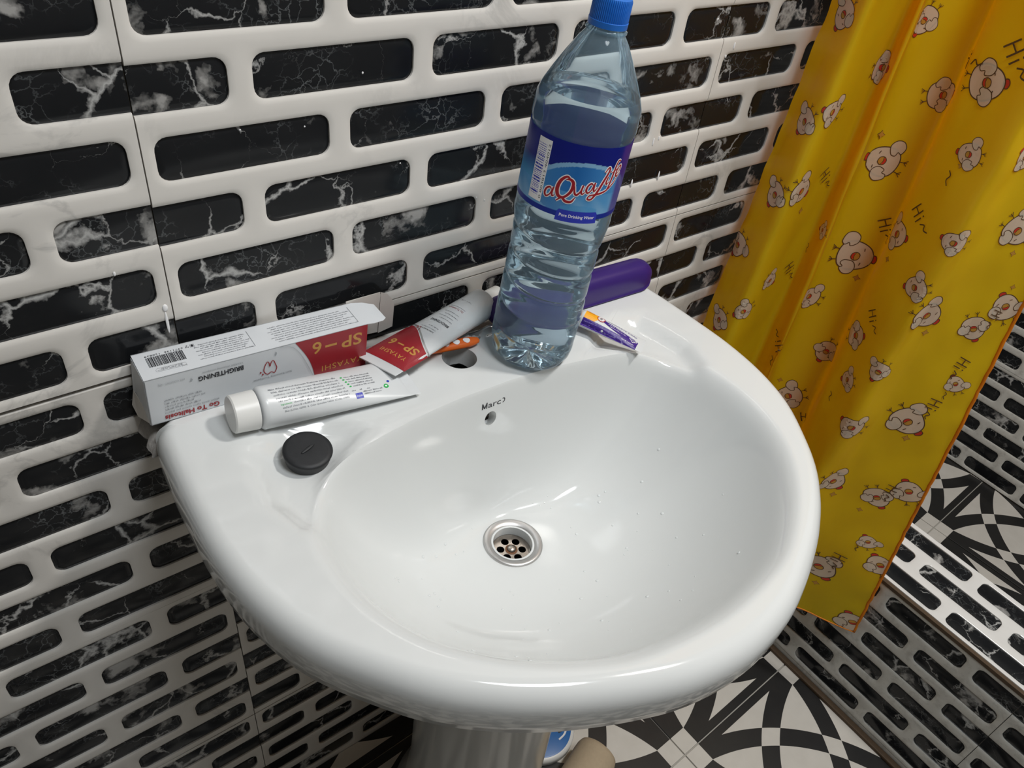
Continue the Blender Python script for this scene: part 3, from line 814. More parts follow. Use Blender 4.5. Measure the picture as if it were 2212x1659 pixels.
# lettering reads across the tube width
def across(it, cx, cyy): return xf(it, 1, rot=PI / 2, dx=cx, dy=cyy)
its.append(across(xf(fit_text('YAYASHI', .032, .0048, 1, space=1.1), 1), .0190 + .0044, -.0170))
its.append(across(fit_text('SP', .0145, .0088, 1, off=.02), .0385, -.0185))
its.append(xf(quad(-.0008, 0, .0008, .0075, 1), 1, dx=.0345, dy=-.0015))
its.append(across(fit_text('6', .0070, .0088, 1, off=.02), .0385, .0095))
rn = random.Random(5)
its.append(across(fit_text('SUPER PROBIOTIC-4', .018, .0016, 2), .066, -.010)); its.append(across(fit_text('CLEAN YOUR BREATH', .018, .0013, 3), .069, -.010))
its += [across(q, .0725, -.010) for q in micro(0, 0, .012, .0011, 3, rn)]
its.append(across(fit_text('BRIGHTENING', .022, .0030, 2, off=.02), .083, -.014))
for k in range(4): its += [across(q, .088 + k * .0042, -.013 + .002 * (k % 2)) for q in micro(0, 0, .016 + .002 * (k % 2), .0011, 3, rn)]
its.append(across(fit_text('Go To Halitosis', .018, .0023, 5), .1085, -.010)); its.append(across(quad(0, 0, .019, .0004, 3), .111, -.010))
its.append(across(fit_text('NET 120g', .013, .0014, 3), .124, -.007))
def tooth(cx, cyy, s, m, rot=0):
    pts = [(-.5, .15), (-.32, .55), (-.05, .42), (.25, .55), (.5, .2), (.42, -.25), (.25, -.6), (.10, -.55), (.02, -.15), (-.10, -.55), (-.28, -.6), (-.42, -.2)]
    return xf(stroke(pts, .07, m, 5, closed=True), s, rot=rot, dx=cx, dy=cyy)
its.append(tooth(.0605, .0085, .0085, 5, PI / 2))
for dx, dy in ((.0555, .0118), (.0538, .0090)): its.append(poly([(dx, dy - .0009), (dx + .0009, dy), (dx, dy + .0009), (dx - .0009, dy)], 5))
decal('printed_label', its, [RED, GOLD, INK, INK_G, simple('silver_print', (.45, .46, .46), .3, metal=.6), INK_R], proj_map(bv, Mp, .05), t2, .003)

# small purple and white tube
ax = (SM.to_3x3() @ Vector((.52, -.855, -.02))).normalized()
cw = SP(.1890, -.1110, .0040); shd = cw - ax * .0700 + (SM.to_3x3() @ Vector((0, 0, .0075)))
ax = (cw - shd).normalized()
Mt3 = frameM(shd, ax, SM.to_3x3() @ Vector((.855, .52, 0)))
t3 = empty('toothpaste_tube', M=Mt3); meta(t3, 'small purple, white and yellow sample toothpaste tube lying right of the water bottle', 'toothpaste tube')
b3 = tube_body('tube_body', .0700, .0240, .0092, .002, TUBE_W, t3, crimp=.0065, n=36, m=24, prof=1.2)
cap_mesh(.011, .0062, .0060, t3, PLAST_W)
bv = bvh_of(b3); N3 = Mt3.to_3x3() @ Vector((0, 0, 1)); Mp = frameM(shd, ax, N3.cross(ax))
its = [quad(.001, -.0100, .0632, -.0035, 0), quad(.001, -.0036, .0130, .0150, 1)]
its.append(stroke([(.020, .0035), (.035, .0012), (.050, -.0005), (.0632, -.002)], [.0035, .006, .007, .008], 0))
its.append(poly([(.0130, -.0036), (.0165, .001), (.0135, .003), (.0160, .008), (.0130, .0122)], 1))
cir = lambda r, cx, cyy, m: blob([(cx + r * math.cos(a), cyy + r * math.sin(a)) for a in [2 * PI * k / 8 for k in range(8)]], m)
its += [cir(.0046, .0185, .0042, 3), cir(.0036, .0185, .0042, 2), cir(.0029, .0185, .0042, 3), cir(.0027, .0185, .0042, 2)]
its.append(stroke([(.0170, .0030), (.0180, .0052), (.0192, .0054), (.0200, .0046)], .0009, 4)); its.append(quad(.0176, .0022, .0184, .0050, 4)); its.append(stroke([(.0192, .0054), (.0188, .0036), (.0196, .0026)], .0007, 4))
its.append(xf(fit_text('COMPLETE CARE', .034, .0019, 0), 1, dx=.0262, dy=.0068))
its.append(xf(fit_text('ENAMEL STRENGTHENING', .026, .0012, 2), 1, dx=.0275, dy=.0020)); rn = random.Random(9)
its += micro(.030, -.0002, .050, .0009, 2, rn)
for k in range(3): its += micro(.003, -.0058 - k * .0022, .040, .0008, 5, rn)
its.append(xf(fit_text('Fluoride Toothpaste', .014, .0012, 2), 1, dx=.046, dy=-.0062))
its += micro(.0028, .007, .0105, .0008, 3, rn) + micro(.0028, .0045, .0105, .0008, 3, rn)
its += [stroke([(.0530, .0005), (.0575, .0040), (.0620, .0005), (.0575, -.0030)], .0008, 2, smooth=False, closed=True)]
its += micro(.0552, .0008, .0602, .0010, 2, rn) + micro(.0556, -.0008, .0600, .0009, 2, rn)
its = [xf(i, 1, dy=-.0030) for i in its]
decal('printed_label', its, [PURP_P, YEL_P, WHITE_P, RED_P, INK, simple('lilac_print', (.25, .2, .5), .5)], proj_map(bv, Mp, .04), t3, .003)

# --- toothpaste carton
BMx = Matrix(((0.9989363, 0.0235074, 0.0396686), (-0.0218802, 0.9989209, -0.0409678), (-0.0405888, 0.0400562, 0.9983727)))
MB = Matrix.Translation((-.0414, -.0358, -.2990)) @ BMx.to_4x4()
CL, CW, CH = .1896, .0345, .047
bx = empty('toothpaste_carton', M=MB); meta(bx, 'open white and red toothpaste carton lying upside down against the tiled wall', 'carton')
th = .0006
bm = bmesh.new()
for a, b in (((0, 0, 0), (CL, th, CH)), ((0, CW - th, 0), (CL, CW, CH)), ((0, 0, 0), (CL, CW, th)), ((0, 0, CH - th), (CL, CW, CH)), ((0, 0, 0), (th, CW, CH * .98))):
    boxbm(bm, a, b)
bmo('carton_sleeve', bm, CARD_W, bx)
def sheet(name, pts, mat, n_off, parent=bx, M=None):
    vs = [Vector(p) for p in pts]; nn = (vs[1] - vs[0]).cross(vs[2] - vs[0]).normalized() * n_off; N = len(vs)
    V = vs + [v + nn for v in vs]; F = [tuple(range(N)), tuple(reversed(range(N, 2 * N)))] + [(i, i + N, (i + 1) % N + N, (i + 1) % N) for i in range(N)]
    return mesh(name, V, F, mat, parent)
sheet('end_flap', [(CL, .0005, CH), (CL, CW, CH), (CL + .010, CW - .004, CH + .0006), (CL + .0185, .0235, CH + .0010), (CL + .0195, .0026, CH), (CL + .016, .0004, CH - .0004), (CL + .006, -.0006, CH)], CARD_W, .0005)
sheet('side_flap', [(CL - .004, CW + .0003, CH + .0022), (CL + .031, CW + .0003, CH + .0040), (CL + .031, CW + .0003, .004), (CL - .001, CW + .0003, .006)], CARD_IN, .0005)
sheet('tuck_flap', [(CL + .0315, CW, CH + .0040), (CL + .038, CW - .0004, CH + .0010), (CL + .0435, CW - .0012, CH - .0060), (CL + .0460, CW - .0016, CH - .0130), (CL + .0460, CW - .0016, .0080), (CL + .0315, CW, .0030)], CARD_IN, .0005)
sheet('crushed_end', [(-.0004, .002, -.001), (-.0022, CW - .006, -.004), (-.0030, CW - .001, .012), (-.0006, CW - .001, CH - .002), (-.0004, .001, CH - .001)], CARD_W, .0005)
sheet('torn_tab', [(-.001, .004, .0), (-.0045, CW - .010, -.009), (-.0060, CW - .002, -.002), (-.003, CW - .001, .012), (-.001, .012, .010)], CARD_IN, .0005)
FM = MB @ frameM((0, -.0001, 0), (1, 0, 0), (0, 0, 1))     # front face, x right, y up
TMx = MB @ frameM((0, 0, CH + .0001), (1, 0, 0), (0, 1, 0))  # top face
def ud(it, x, y): return xf(it, 1, rot=PI, dx=x, dy=y)     # upside down, anchored at its right-hand end
its = []
vs, fs = [], []
for k in range(17):
    yb = k / 16 * CH; xe = .1215 + (.1400 - .1215) * (1 - k / 16) + .0035 * math.sin(PI * k / 16) - .0; vs += [(xe, yb), (CL, yb)]
for k in range(16): a = 2 * k; fs.append((a, a + 1, a + 3, a + 2))
its.append((vs, fs, 0))
its.append(ud(fit_text('SP', .0195, .0125, 1, off=.015), .1842, .0400)); its.append(quad(.1490, .0333, .1600, .0357, 1)); its.append(ud(fit_text('6', .0085, .0125, 1, off=.015), .1455, .0415))
its.append(ud(fit_text('YAYASHI', .040, .0062, 1, space=1.15), .1862, .0130))
its.append(ud(fit_text('BRIGHTENING', .0366, .0045, 2, off=.025), .0765, .0378))
its.append(ud(fit_text('YAYASHI Whitening toothpaste', .033, .0017, 4), .0765, .0418))
its.append(ud(fit_text('Go To Halitosis', .0436, .0046, 5, off=.03), .0545, .0066))
its.append(ud(fit_text('BRIGHT WHITE TEETH, REMOVE BAD BREATH', .043, .0016, 3), .0545, .0104))
rn = random.Random(12)
its.append(ud(fit_text('NET CONTENT: 120g', .020, .0015, 4), .0295, .0405))
for k, (a, b) in enumerate(((.012, .040), (.012, .036), (.012, .044), (.012, .042))): its += micro(a, .0125 + k * .0032, b, .0013, 3, rn)
its.append(ud(fit_text('Stain Removing Toothpaste', .034, .0018, 3), .118, .0185))
its.append(tooth(.0990, .0275, .0112, 5, PI))
for dx, dy in ((.0922, .0222), (.0905, .0248)): its.append(poly([(dx, dy - .0012), (dx + .0009, dy), (dx, dy + .0012), (dx - .0009, dy)], 5))
its.append(stroke([(.1080, .0465), (.1180, .0440), (.1260, .0340), (.1330, .0180), (.1390, .0020)], .0003, 4))
its.append(blob([(.1035, .0412), (.1043, .0432), (.1052, .0416), (.1043, .0394)], 4)); its.append(blob([(.0335, .0372), (.0345, .0385), (.0355, .0372), (.0345, .0360)], 4))
decal('front_print', its, [RED, GOLD, INK, INK_G, simple('pale_grey_print', (.36, .38, .40), .5), INK_R], plane_map(FM), bx, 1, base=.00015, step=.00003)
its = []; x = .0085; rn = random.Random(4)
for k in range(30):
    wv = rn.choice((.0003, .0003, .0006, .0009)); its.append(quad(x, .0140, x + wv, .0262, 0)); x += wv + rn.choice((.0003, .0004, .0006))
its.append(ud(fit_text('971136  120839', .0275, .0019, 0, space=1.1), .0360, .0290)); its.append(ud(fit_text('6', .0013, .0019, 0), .0380, .0290))
its.append(ud(fit_text('NOTE', .0040, .0010, 0), .0345, .0075))
its.append(stroke([(.0345, .0060), (.0345, .0105), (.0130, .0108), (.0115, .0090), (.0120, .0070), (.0300, .0068)], .0002, 1, smooth=False))
its += micro(.013, .0080, .033, .0009, 1, rn) + micro(.016, .0093, .032, .0009, 1, rn)
for k in range(8): its += micro(.046 + .004 * (k % 2), .0085 + k * .0026, .090 - .002 * ((k * 3) % 4), .0011, 1, rn)
its.append(quad(.0905, .0085, .0908, .0300, 1))
for k in range(8): its += micro(.110 - .002 * (k % 3), .0060 + k * .0029, .183 - .004 * ((k * 5) % 3), .0011, 1, rn)
its.append(quad(.1835, .0060, .1838, .0295, 1))
its.append(stroke([(.0440, .0265), (.0470, .0265), (.0470, .0300), (.0440, .0300)], .0003, 1, smooth=False, closed=True)); its.append(blob([(.0448, .0272), (.0462, .0272), (.0462, .0293), (.0448, .0293)], 0))
for a, b in ((.0400, .0270), (.0418, .0270), (.0409, .0288)): its.append(quad(a, b, a + .001, b + .0008, 0))
decal('top_print', its, [INK, INK_G], plane_map(TMx), bx, 1, base=.00015, step=.00003)

# --- toothbrush (handle end shows beside the tap hole)
P_ = [Vector((x + .006, y + .0095, z)) for x, y, z in ((.2565, -.0710, -.3042), (.2450, -.0693, -.3042), (.2180, -.0655, -.3032), (.190, -.0610, -.3020), (.170, -.0570, -.3000), (.155, -.054, -.2985))]
rr = [(.0030, .0020), (.0062, .0040), (.0060, .0042), (.0048, .0038), (.0035, .003), (.003, .0025)]
C3 = catmull(P_, 8); Rr = catmull([(a, b, 0) for a, b in rr], 8)
vs, fs = [], []; n = 20
for i, (c, r) in enumerate(zip(C3, Rr)):
    tt = (C3[min(i + 1, len(C3) - 1)] - C3[max(i - 1, 0)]).normalized(); sd = tt.cross(Vector((0, 0, 1))).normalized(); up = sd.cross(tt)
    k0 = 1 if i else .35
    for k in range(n): a = 2 * PI * k / n; vs.append(c + sd * (r.x * k0 * math.cos(a)) + up * (r.y * k0 * math.sin(a)))
for i in range(len(C3) - 1):
    for k in range(n): k2 = (k + 1) % n; fs.append((i * n + k, i * n + k2, (i + 1) * n + k2, (i + 1) * n + k))
fs += [tuple(reversed(range(n))), tuple(range((len(C3) - 1) * n, len(C3) * n))]
tb = empty('toothbrush', (.2625, -.0615, -.3082)); meta(tb, 'orange toothbrush handle with white grip spots, poking out under the red and white tube', 'toothbrush')
o = mesh('handle', vs, fs, ORANGE, None, True); bpy.context.view_layer.update(); wp(o, tb)
bv = bvh_of(o)
for k in range(4):
    c = Vector((.2475 - k * .0108, -.0605 + k * .0016, -.30)); Mg = frameM(c, (-1, .14, 0), (-.14, -1, .2))
    if (Mg.to_3x3() @ Vector((0, 0, 1))).z < 0: Mg = frameM(c, (-1, .14, 0), (.14, 1, -.2))
    it = [blob([(.0036 * math.cos(a), .0030 * math.sin(a)) for a in [2 * PI * q / 8 for q in range(8)]], 0)]
    decal('grip_spot', it, [WHITE_P], proj_map(bv, Mg, .02), tb, .001, base=.0004)

# --- clear plastic wrapper behind the bottle
bm = bmesh.new(); nu, nv = 28, 14; g = []
for i in range(nu + 1):
    row = []
    for j in range(nv + 1):
        u = i / nu; vv = j / nv
        x = .036 + .050 * u; y = -.008 - .040 * vv
        z = .0012 + .013 * math.sin(PI * u) ** .6 * math.sin(PI * vv) ** .6 + .003 * noise.noise(Vector((u * 5, vv * 5, 1)))
        row.append(bm.verts.new(SP(x, y, max(z, .0008))))
    g.append(row)
for i in range(nu):
    for j in range(nv): bm.faces.new((g[i][j], g[i + 1][j], g[i + 1][j + 1], g[i][j + 1]))
FILM = mat_film('clear_film', (.95, .97, .98), 1.4, .08, .15, .8)
o = bmo('plastic_wrapper', bm, FILM, None, True); meta(o, 'crumpled clear plastic wrapper squeezed between the red tube and the bottle', 'wrapper')

# --- purple case at the wall
vs, fs = [], []
x0c, x1c = .288, .514
sec = [(-.0155, 0), (-.0165, .004), (-.0165, .0150), (-.0145, .0235), (-.0095, .0292), (0, .0312), (.0090, .0290), (.0140, .0230), (.0160, .0120), (.0160, .003), (.0150, 0)]
sec = [(p.x, p.y) for p in catmull([(a, b, 0) for a, b in sec], 4, True)]
st_ = [(0, .25), (.002, .55), (.006, .80), (.012, .95), (.018, 1)] + [(.018 + (x1c - x0c - .036) * k / 8, 1) for k in range(1, 9)] + [(x1c - x0c - .012, .95), (x1c - x0c - .006, .80), (x1c - x0c - .002, .55), (x1c - x0c, .25)]
for xx, s in st_:
    for a, b in sec: vs.append((xx, a * (.4 + .6 * s), b * s + .0156 * (1 - s)))
n = len(sec)
for i in range(len(st_) - 1):
    for k in range(n): k2 = (k + 1) % n; fs.append((i * n + k2, i * n + k, (i + 1) * n + k, (i + 1) * n + k2))
fs += [tuple(range(n)), tuple(reversed(range((len(st_) - 1) * n, len(st_) * n)))]
Mc = Matrix.Translation((x0c, -.0405, S_O.z - .04 * (x0c - S_O.x) + .0012)) @ Matrix.Rotation(TH, 4, 'Y') @ Matrix.Rotation(math.radians(-.6), 4, 'Z')
pc = mesh('plastic_case', vs, fs, PURPLE, None, True, M=Mc); meta(pc, 'long rounded purple plastic case on the basin against the wall, behind the bottle', 'case')

# --- water bottle
MBt = SM @ Matrix.Translation((.0765, -.0590, .0003)) @ Matrix.Rotation(math.radians(2.0), 4, Vector((.6, .8, 0))) @ Matrix.Scale(1.045, 4)
bt = empty('water_bottle', M=MBt); meta(bt, 'clear plastic water bottle with blue cap and blue label standing on the basin deck', 'bottle')
PET = mat_pet('clear_pet', (.86, .95, 1.0), (.58, .82, 1.0), .15, 1.25)
WATER = mat_glass('water', (.93, .98, 1.0), 1.20, 0.0)
prof = [(0, .0), (.0015, .028), (.004, .0345), (.010, .0378), (.018, .0390), (.040, .0392), (.052, .0392), (.075, .0388), (.100, .0385), (.125, .0385), (.140, .0400), (.148, .0412), (.152, .0408), (.222, .0408), (.227, .0418), (.243, .0410), (.250, .0385), (.262, .0325), (.275, .0255), (.286, .0190), (.292, .0146), (.296, .0130), (.300, .0128)]
def rad(h):
    for (h0, r0_), (h1, r1_) in zip(prof[:-1], prof[1:]):
        if h <= h1: t = (h - h0) / max(h1 - h0, 1e-9); return r0_ + (r1_ - r0_) * t
    return prof[-1][1]
def bottle_r(h, a):
    r = rad(h)
    if .022 < h < .150:
        k = min(1, (h - .022) / .02, (.150 - h) / .012)
        ph = a * 1.0 + (h - .02) * 2 * PI / .0250
        w_ = math.cos(ph); r -= k * .0016 * max(0, w_) ** 5
    if h < .02: r *= 1 - .03 * max(0, math.cos(5 * a)) ** 4 * (1 - h / .02)
    return r
def base_z(r, a): return .0
HS = [0, .0006, .0015, .0027, .004, .0065, .010, .014, .018] + [.018 + (.150 - .018) * k / 88 for k in range(1, 89)] + [.152, .160, .170, .18, .19, .20, .21, .222, .2245, .227, .231, .235, .239, .243, .2465, .250, .254, .258, .262, .2665, .271, .275, .279, .283, .286, .289, .292, .294, .296, .298, .300]
n = 96
def shell(name, hs, dr_, mat, captop=None, capbot=True):
    vs, fs = [], []
    for h in hs:
        for k in range(n):
            a = 2 * PI * k / n; r = max(bottle_r(h, a) - dr_, .001); vs.append((r * math.cos(a), r * math.sin(a), h + (dr_ if h == hs[0] else 0)))
    for i in range(len(hs) - 1):
        for k in range(n): k2 = (k + 1) % n; fs.append((i * n + k, i * n + k2, (i + 1) * n + k2, (i + 1) * n + k))
    if capbot:   # petaloid foot: inner rings rise
        b = len(vs); ring0 = 0
        rings = [.024, .016, .008]; lst = list(range(n))
        for ri, r in enumerate(rings):
            cur = []
            for k in range(n):
                a = 2 * PI * k / n; z = (.002, .004, .005)[ri] * (.7 + .3 * math.cos(5 * a))
                cur.append(len(vs)); vs.append((r * math.cos(a), r * math.sin(a), z + .0008 + dr_))
            for k in range(n): k2 = (k + 1) % n; fs.append((lst[k2], lst[k], cur[k], cur[k2]))
            lst = cur
        c = len(vs); vs.append((0, 0, .0058 + dr_)); fs += [(lst[(k + 1) % n], lst[k], c) for k in range(n)]
    if captop is not None:
        c = len(vs); vs.append((0, 0, captop)); L = (len(hs) - 1) * n; fs += [(L + k, L + (k + 1) % n, c) for k in range(n)]
    return mesh(name, vs, fs, mat, bt, True)
HS[0] = .0002
sh_o = shell('bottle_shell', HS, 0, PET)
wl = .2505
hw = [h for h in HS if h < wl] + [wl]
wt = shell('water', hw, .0006, WATER, captop=wl)
try: wt.data.set_sharp_from_angle(angle=math.radians(60))
except Exception: pass
# cap
v, f = [], []
nc = 180; rows = [(.2965, .0147, 0), (.3005, .0148, 0), (.3008, .0143, 0), (.3012, .0145, 1), (.3145, .0143, 1), (.3160, .0136, 0), (.3166, .0110, 0), (.3166, .0001, 0)]
for h, r, rb in rows:
    for k in range(nc): a = 2 * PI * k / nc; q = r - (.0007 if rb and k % 3 == 0 else 0); v.append((q * math.cos(a), q * math.sin(a), h))
for i in range(len(rows) - 1):
    for k in range(nc): k2 = (k + 1) % nc; f.append((i * nc + k, i * nc + k2, (i + 1) * nc + k2, (i + 1) * nc + k))
o = mesh('bottle_cap', v, f, CAPB, bt, True)
try: o.data.set_sharp_from_angle(angle=math.radians(30))
except Exception: pass
v, f = lathe([(.0130, .2925), (.0156, .2932), (.0156, .2945), (.0130, .2955)], 48); mesh('neck_ring', v, f, PET, bt, True)
# label sleeve, print stored as a colour layer of the label itself
LR, L0, L1 = .0414, .1620, .2215
facing = math.atan2(CP.y - (MBt @ Vector((0, 0, 0))).y, CP.x - (MBt @ Vector((0, 0, 0))).x)
ctr = facing + .06        # angle of the middle of the label front
def lerp(a, b, t): t = max(0, min(1, t)); return tuple(x + (y - x) * t for x, y in zip(a, b))
def labcol(s, t):         # s: arc length from centre, t: 0 bottom .. 1 top
    navy = (.003, .012, .26); mid = (.02, .20, .60); light = (.12, .42, .80); pale = (.33, .62, .90)
    if t < .075: return (.006, .03, .36)
    e = ((s - .008) / .046) ** 2 + ((t - .22) / .56) ** 2
    c = navy if t > .62 else lerp(light, navy, (t - .40) / .22)
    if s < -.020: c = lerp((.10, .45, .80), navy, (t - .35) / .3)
    if e < 1: c = pale if e > .82 else lerp(mid, light, (abs(s) / .05))
    if t < .36: c = lerp(pale, light, t / .36 + .35 * math.sin(s * 190 + t * 9) ** 2)
    if ((s + .013) / .014) ** 2 + ((t - .17 - .0) / .10) ** 2 < 1: c = lerp(c, (.05, .25, .62), .7)
    if ((s - .008) / .016) ** 2 + ((t - .12) / .075) ** 2 < 1: c = lerp(c, (.10, .42, .80), .7)
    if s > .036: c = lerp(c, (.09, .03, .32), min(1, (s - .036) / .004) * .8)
    return c
vs, fs, cols = [], [], []; na, nh = 260, 90
for i in range(nh + 1):
    t = i / nh
    for k in range(na):
        da = 2 * PI * k / na - PI; a = ctr + da; vs.append((LR * math.cos(a), LR * math.sin(a), L0 + (L1 - L0) * t)); cols.append(labcol(da * LR, t))
for i in range(nh):
    for k in range(na): k2 = (k + 1) % na; fs.append((i * na + k, i * na + k2, (i + 1) * na + k2, (i + 1) * na + k))
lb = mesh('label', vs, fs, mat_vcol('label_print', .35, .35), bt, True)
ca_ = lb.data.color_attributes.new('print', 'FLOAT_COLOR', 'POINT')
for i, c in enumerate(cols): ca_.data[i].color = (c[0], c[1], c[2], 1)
def label_map(x, y, h):
    a = ctr + x / LR; return MBt @ Vector(((LR + h) * math.cos(a), (LR + h) * math.sin(a), (L0 + L1) / 2 + y))
# hand-drawn brand lettering as brush strokes: (points, widths)
ST = [([(3.6, 3.9), (2.6, 5.2), (1.0, 4.6), (.4, 2.4), (1.4, .6), (3.0, 1.4), (4.0, 3.6), (4.5, 5.2)], [.5, 1.0, 1.1, 1.3, 1.1, .7, .9, 1.0]),
      ([(4.4, 5.0), (4.1, 2.4), (4.5, .8), (5.6, 1.2)], [.9, 1.1, 1.0, .4]),
      ([(11.8, 8.6), (9.8, 10.6), (7.2, 8.8), (6.2, 4.8), (7.4, 1.0), (10.2, .0), (12.9, 2.6), (13.4, 6.6), (11.8, 8.9), (9.6, 9.2)], [1.0, 1.3, 1.9, 2.2, 2.0, 1.4, 1.7, 1.9, 1.5, .6]),
      ([(6.8, -1.6), (9.2, -.2), (11.4, -2.2), (14.0, -2.8), (15.6, -.8)], [.6, 1.2, 1.6, 1.3, .5]),
      ([(14.2, 5.4), (14.8, 2.0), (16.0, .6), (17.6, 2.2), (18.4, 5.2)], [.6, 1.2, 1.2, .9, 1.0]), ([(18.2, 5.0), (17.9, 2.0), (18.6, .6), (19.8, 1.4)], [.9, 1.1, .9, .4]),
      ([(23.2, 4.2), (22.0, 5.4), (20.6, 4.4), (20.2, 2.2), (21.2, .7), (22.6, 1.6), (23.6, 4.0), (24.0, 5.4)], [.5, 1.0, 1.1, 1.2, 1.0, .7, .9, .9]), ([(23.9, 5.0), (23.8, 2.2), (24.4, .8), (25.8, 2.4)], [.9, 1.1, .9, .5]),
      ([(28.0, 9.2), (29.6, 11.2), (30.4, 9.4), (28.2, 4.4), (26.0, -.4), (23.8, -3.2), (21.8, -2.6), (22.6, -1.0), (26.4, -1.4), (31.0, -1.2), (35.0, 1.2), (36.6, 3.6)], [.7, .9, 1.2, 1.5, 1.5, 1.2, 1.0, .8, 1.2, 1.1, .9, .3]),
      ([(30.6, 6.2), (30.0, 3.6), (30.6, 2.4), (31.8, 3.4)], [.9, 1.1, .9, .4]), ([(31.2, 8.2), (31.5, 8.7)], [1.0, 1.0]),
      ([(36.6, 11.6), (35.2, 12.6), (34.2, 10.8), (33.2, 5.4), (32.2, .6), (31.4, -.2)], [.6, 1.0, 1.2, 1.3, 1.1, .4]), ([(32.2, 7.6), (36.0, 8.4)], [.6, .6]),
      ([(35.8, 5.6), (37.8, 7.2), (37.4, 9.2), (35.8, 8.4), (35.2, 5.6), (36.4, 4.0), (38.4, 5.4)], [.6, .8, .9, 1.0, 1.1, .9, .4])]
k_ = .00160; its = []
for extra, m in ((.95, 0), (.0, 1)):
    for pts, wd in ST:
        its.append(stroke([((x - 19) * k_, (y - 3) * k_ * (1 + 0) + (x - 19) * k_ * .30) for x, y in pts], [(w_ * .82 + extra) * k_ for w_ in wd], m))
its = [xf(i, 1, dx=.0080, dy=-.0040) for i in its]
# barcode and tagline
bc = [quad(-.0370, -.0235, -.0240, .0260, 0) + (1,)]; rn = random.Random(8); y = -.0190
while y < .0225:
    h = rn.choice((.0005, .0005, .0009, .0014)); bc.append(quad(-.0362, y, -.0282, y + h, 2) + (2,)); y += h + rn.choice((.0006, .0009, .0012))
bc.append(xf(fit_text('0 803813 404012', .044, .0019, 3), 1, rot=PI / 2, dx=-.0248, dy=-.0210) + (3,))
tg = [poly([(-.0095, -.0330), (.0255, -.0330), (.0250, -.0252), (.0235, -.0232), (-.0075, -.0232), (-.0090, -.0252)], 2), xf(fit_text('Pure Drinking Water', .0295, .0026, 0, off=.015), 1, dx=-.0065, dy=-.0290)]
decal('label_lettering', bc + tg + its, [WHITE_P, RED_P, BLUE, INK], label_map, bt, .003, base=.0001, step=.00001, label='red brush script reading aQualife with white edge')

# water drops in the bowl, splashes on the wall
rn = random.Random(21)
bm = bmesh.new()
def drop(bm, p, nrm, r, flat=.35, st=1.0, mat=None):
    q = Vector(nrm).to_track_quat('Z', 'Y').to_matrix().to_4x4()
    g = bmesh.ops.create_icosphere(bm, subdivisions=2, radius=r, matrix=Matrix.Translation(p) @ q @ Matrix.Diagonal((1, st, flat, 1)))
SI = SM.inverted()
for k in range(90):
    x = rn.uniform(-.15, .18); y = rn.uniform(-.33, -.12)
    if (x - DC.x) ** 2 + (y - DC.y) ** 2 < .04 ** 2: continue
    o_ = SP(x, y, .05); hit = B_BVH.ray_cast(o_, -(SM.to_3x3() @ Vector((0, 0, 1))), .3)
    if hit[0] is None or hit[1].z < .55: continue
    drop(bm, hit[0] + hit[1] * .0001, hit[1], rn.choice((.0007, .0009, .0012, .0016)), .28)
o = bmo('water_drops', bm, simple('bead_of_water', (.66, .68, .68), .03, .6, var=0), None, True); meta(o, 'small clear water drops scattered over the inside of the basin', 'water', kind='stuff')
bm = bmesh.new()
SPL = [(-.0060, -.232, .0012, 9), (-.0055, -.218, .0022, 1.6), (.4080, -.262, .0016, 4), (.4030, -.255, .0011, 2), (.4250, -.250, .0014, 3.2), (.4330, -.262, .0010, 3), (.3700, -.262, .0012, 2.5),
       (.470, -.155, .0013, 3), (.525, -.168, .0012, 4), (.533, -.165, .0010, 2.4), (.548, -.212, .0013, 4.5), (.505, -.213, .0014, 3.5), (.62, -.075, .0013, 3), (.61, -.085, .0012, 1.5), (.58, -.045, .0012, 1.3), (.64, .015, .0012, 6), (.645, -.015, .0010, 5),
       (.10, .02, .0010, 3.5), (.235, .026, .0009, 2.5), (-.035, -.178, .0010, 2.0), (.17, -.055, .0008, 1.2), (.07, -.085, .0007, 1.0), (.12, -.09, .0007, 1.0), (.205, -.135, .0007, 1), (.30, -.19, .0008, 1.4), (.29, -.185, .0006, 1)]
for x, z, r, s in SPL:
    g = bmesh.ops.create_icosphere(bm, subdivisions=2, radius=r, matrix=Matrix.Translation((x, -.0002, z)) @ Matrix.Diagonal((1, .35, s, 1)))
o = bmo('paste_splashes', bm, WHITE_P, None, True); meta(o, 'dried white toothpaste drips and specks on the tiled wall above the basin', 'splashes', kind='stuff')

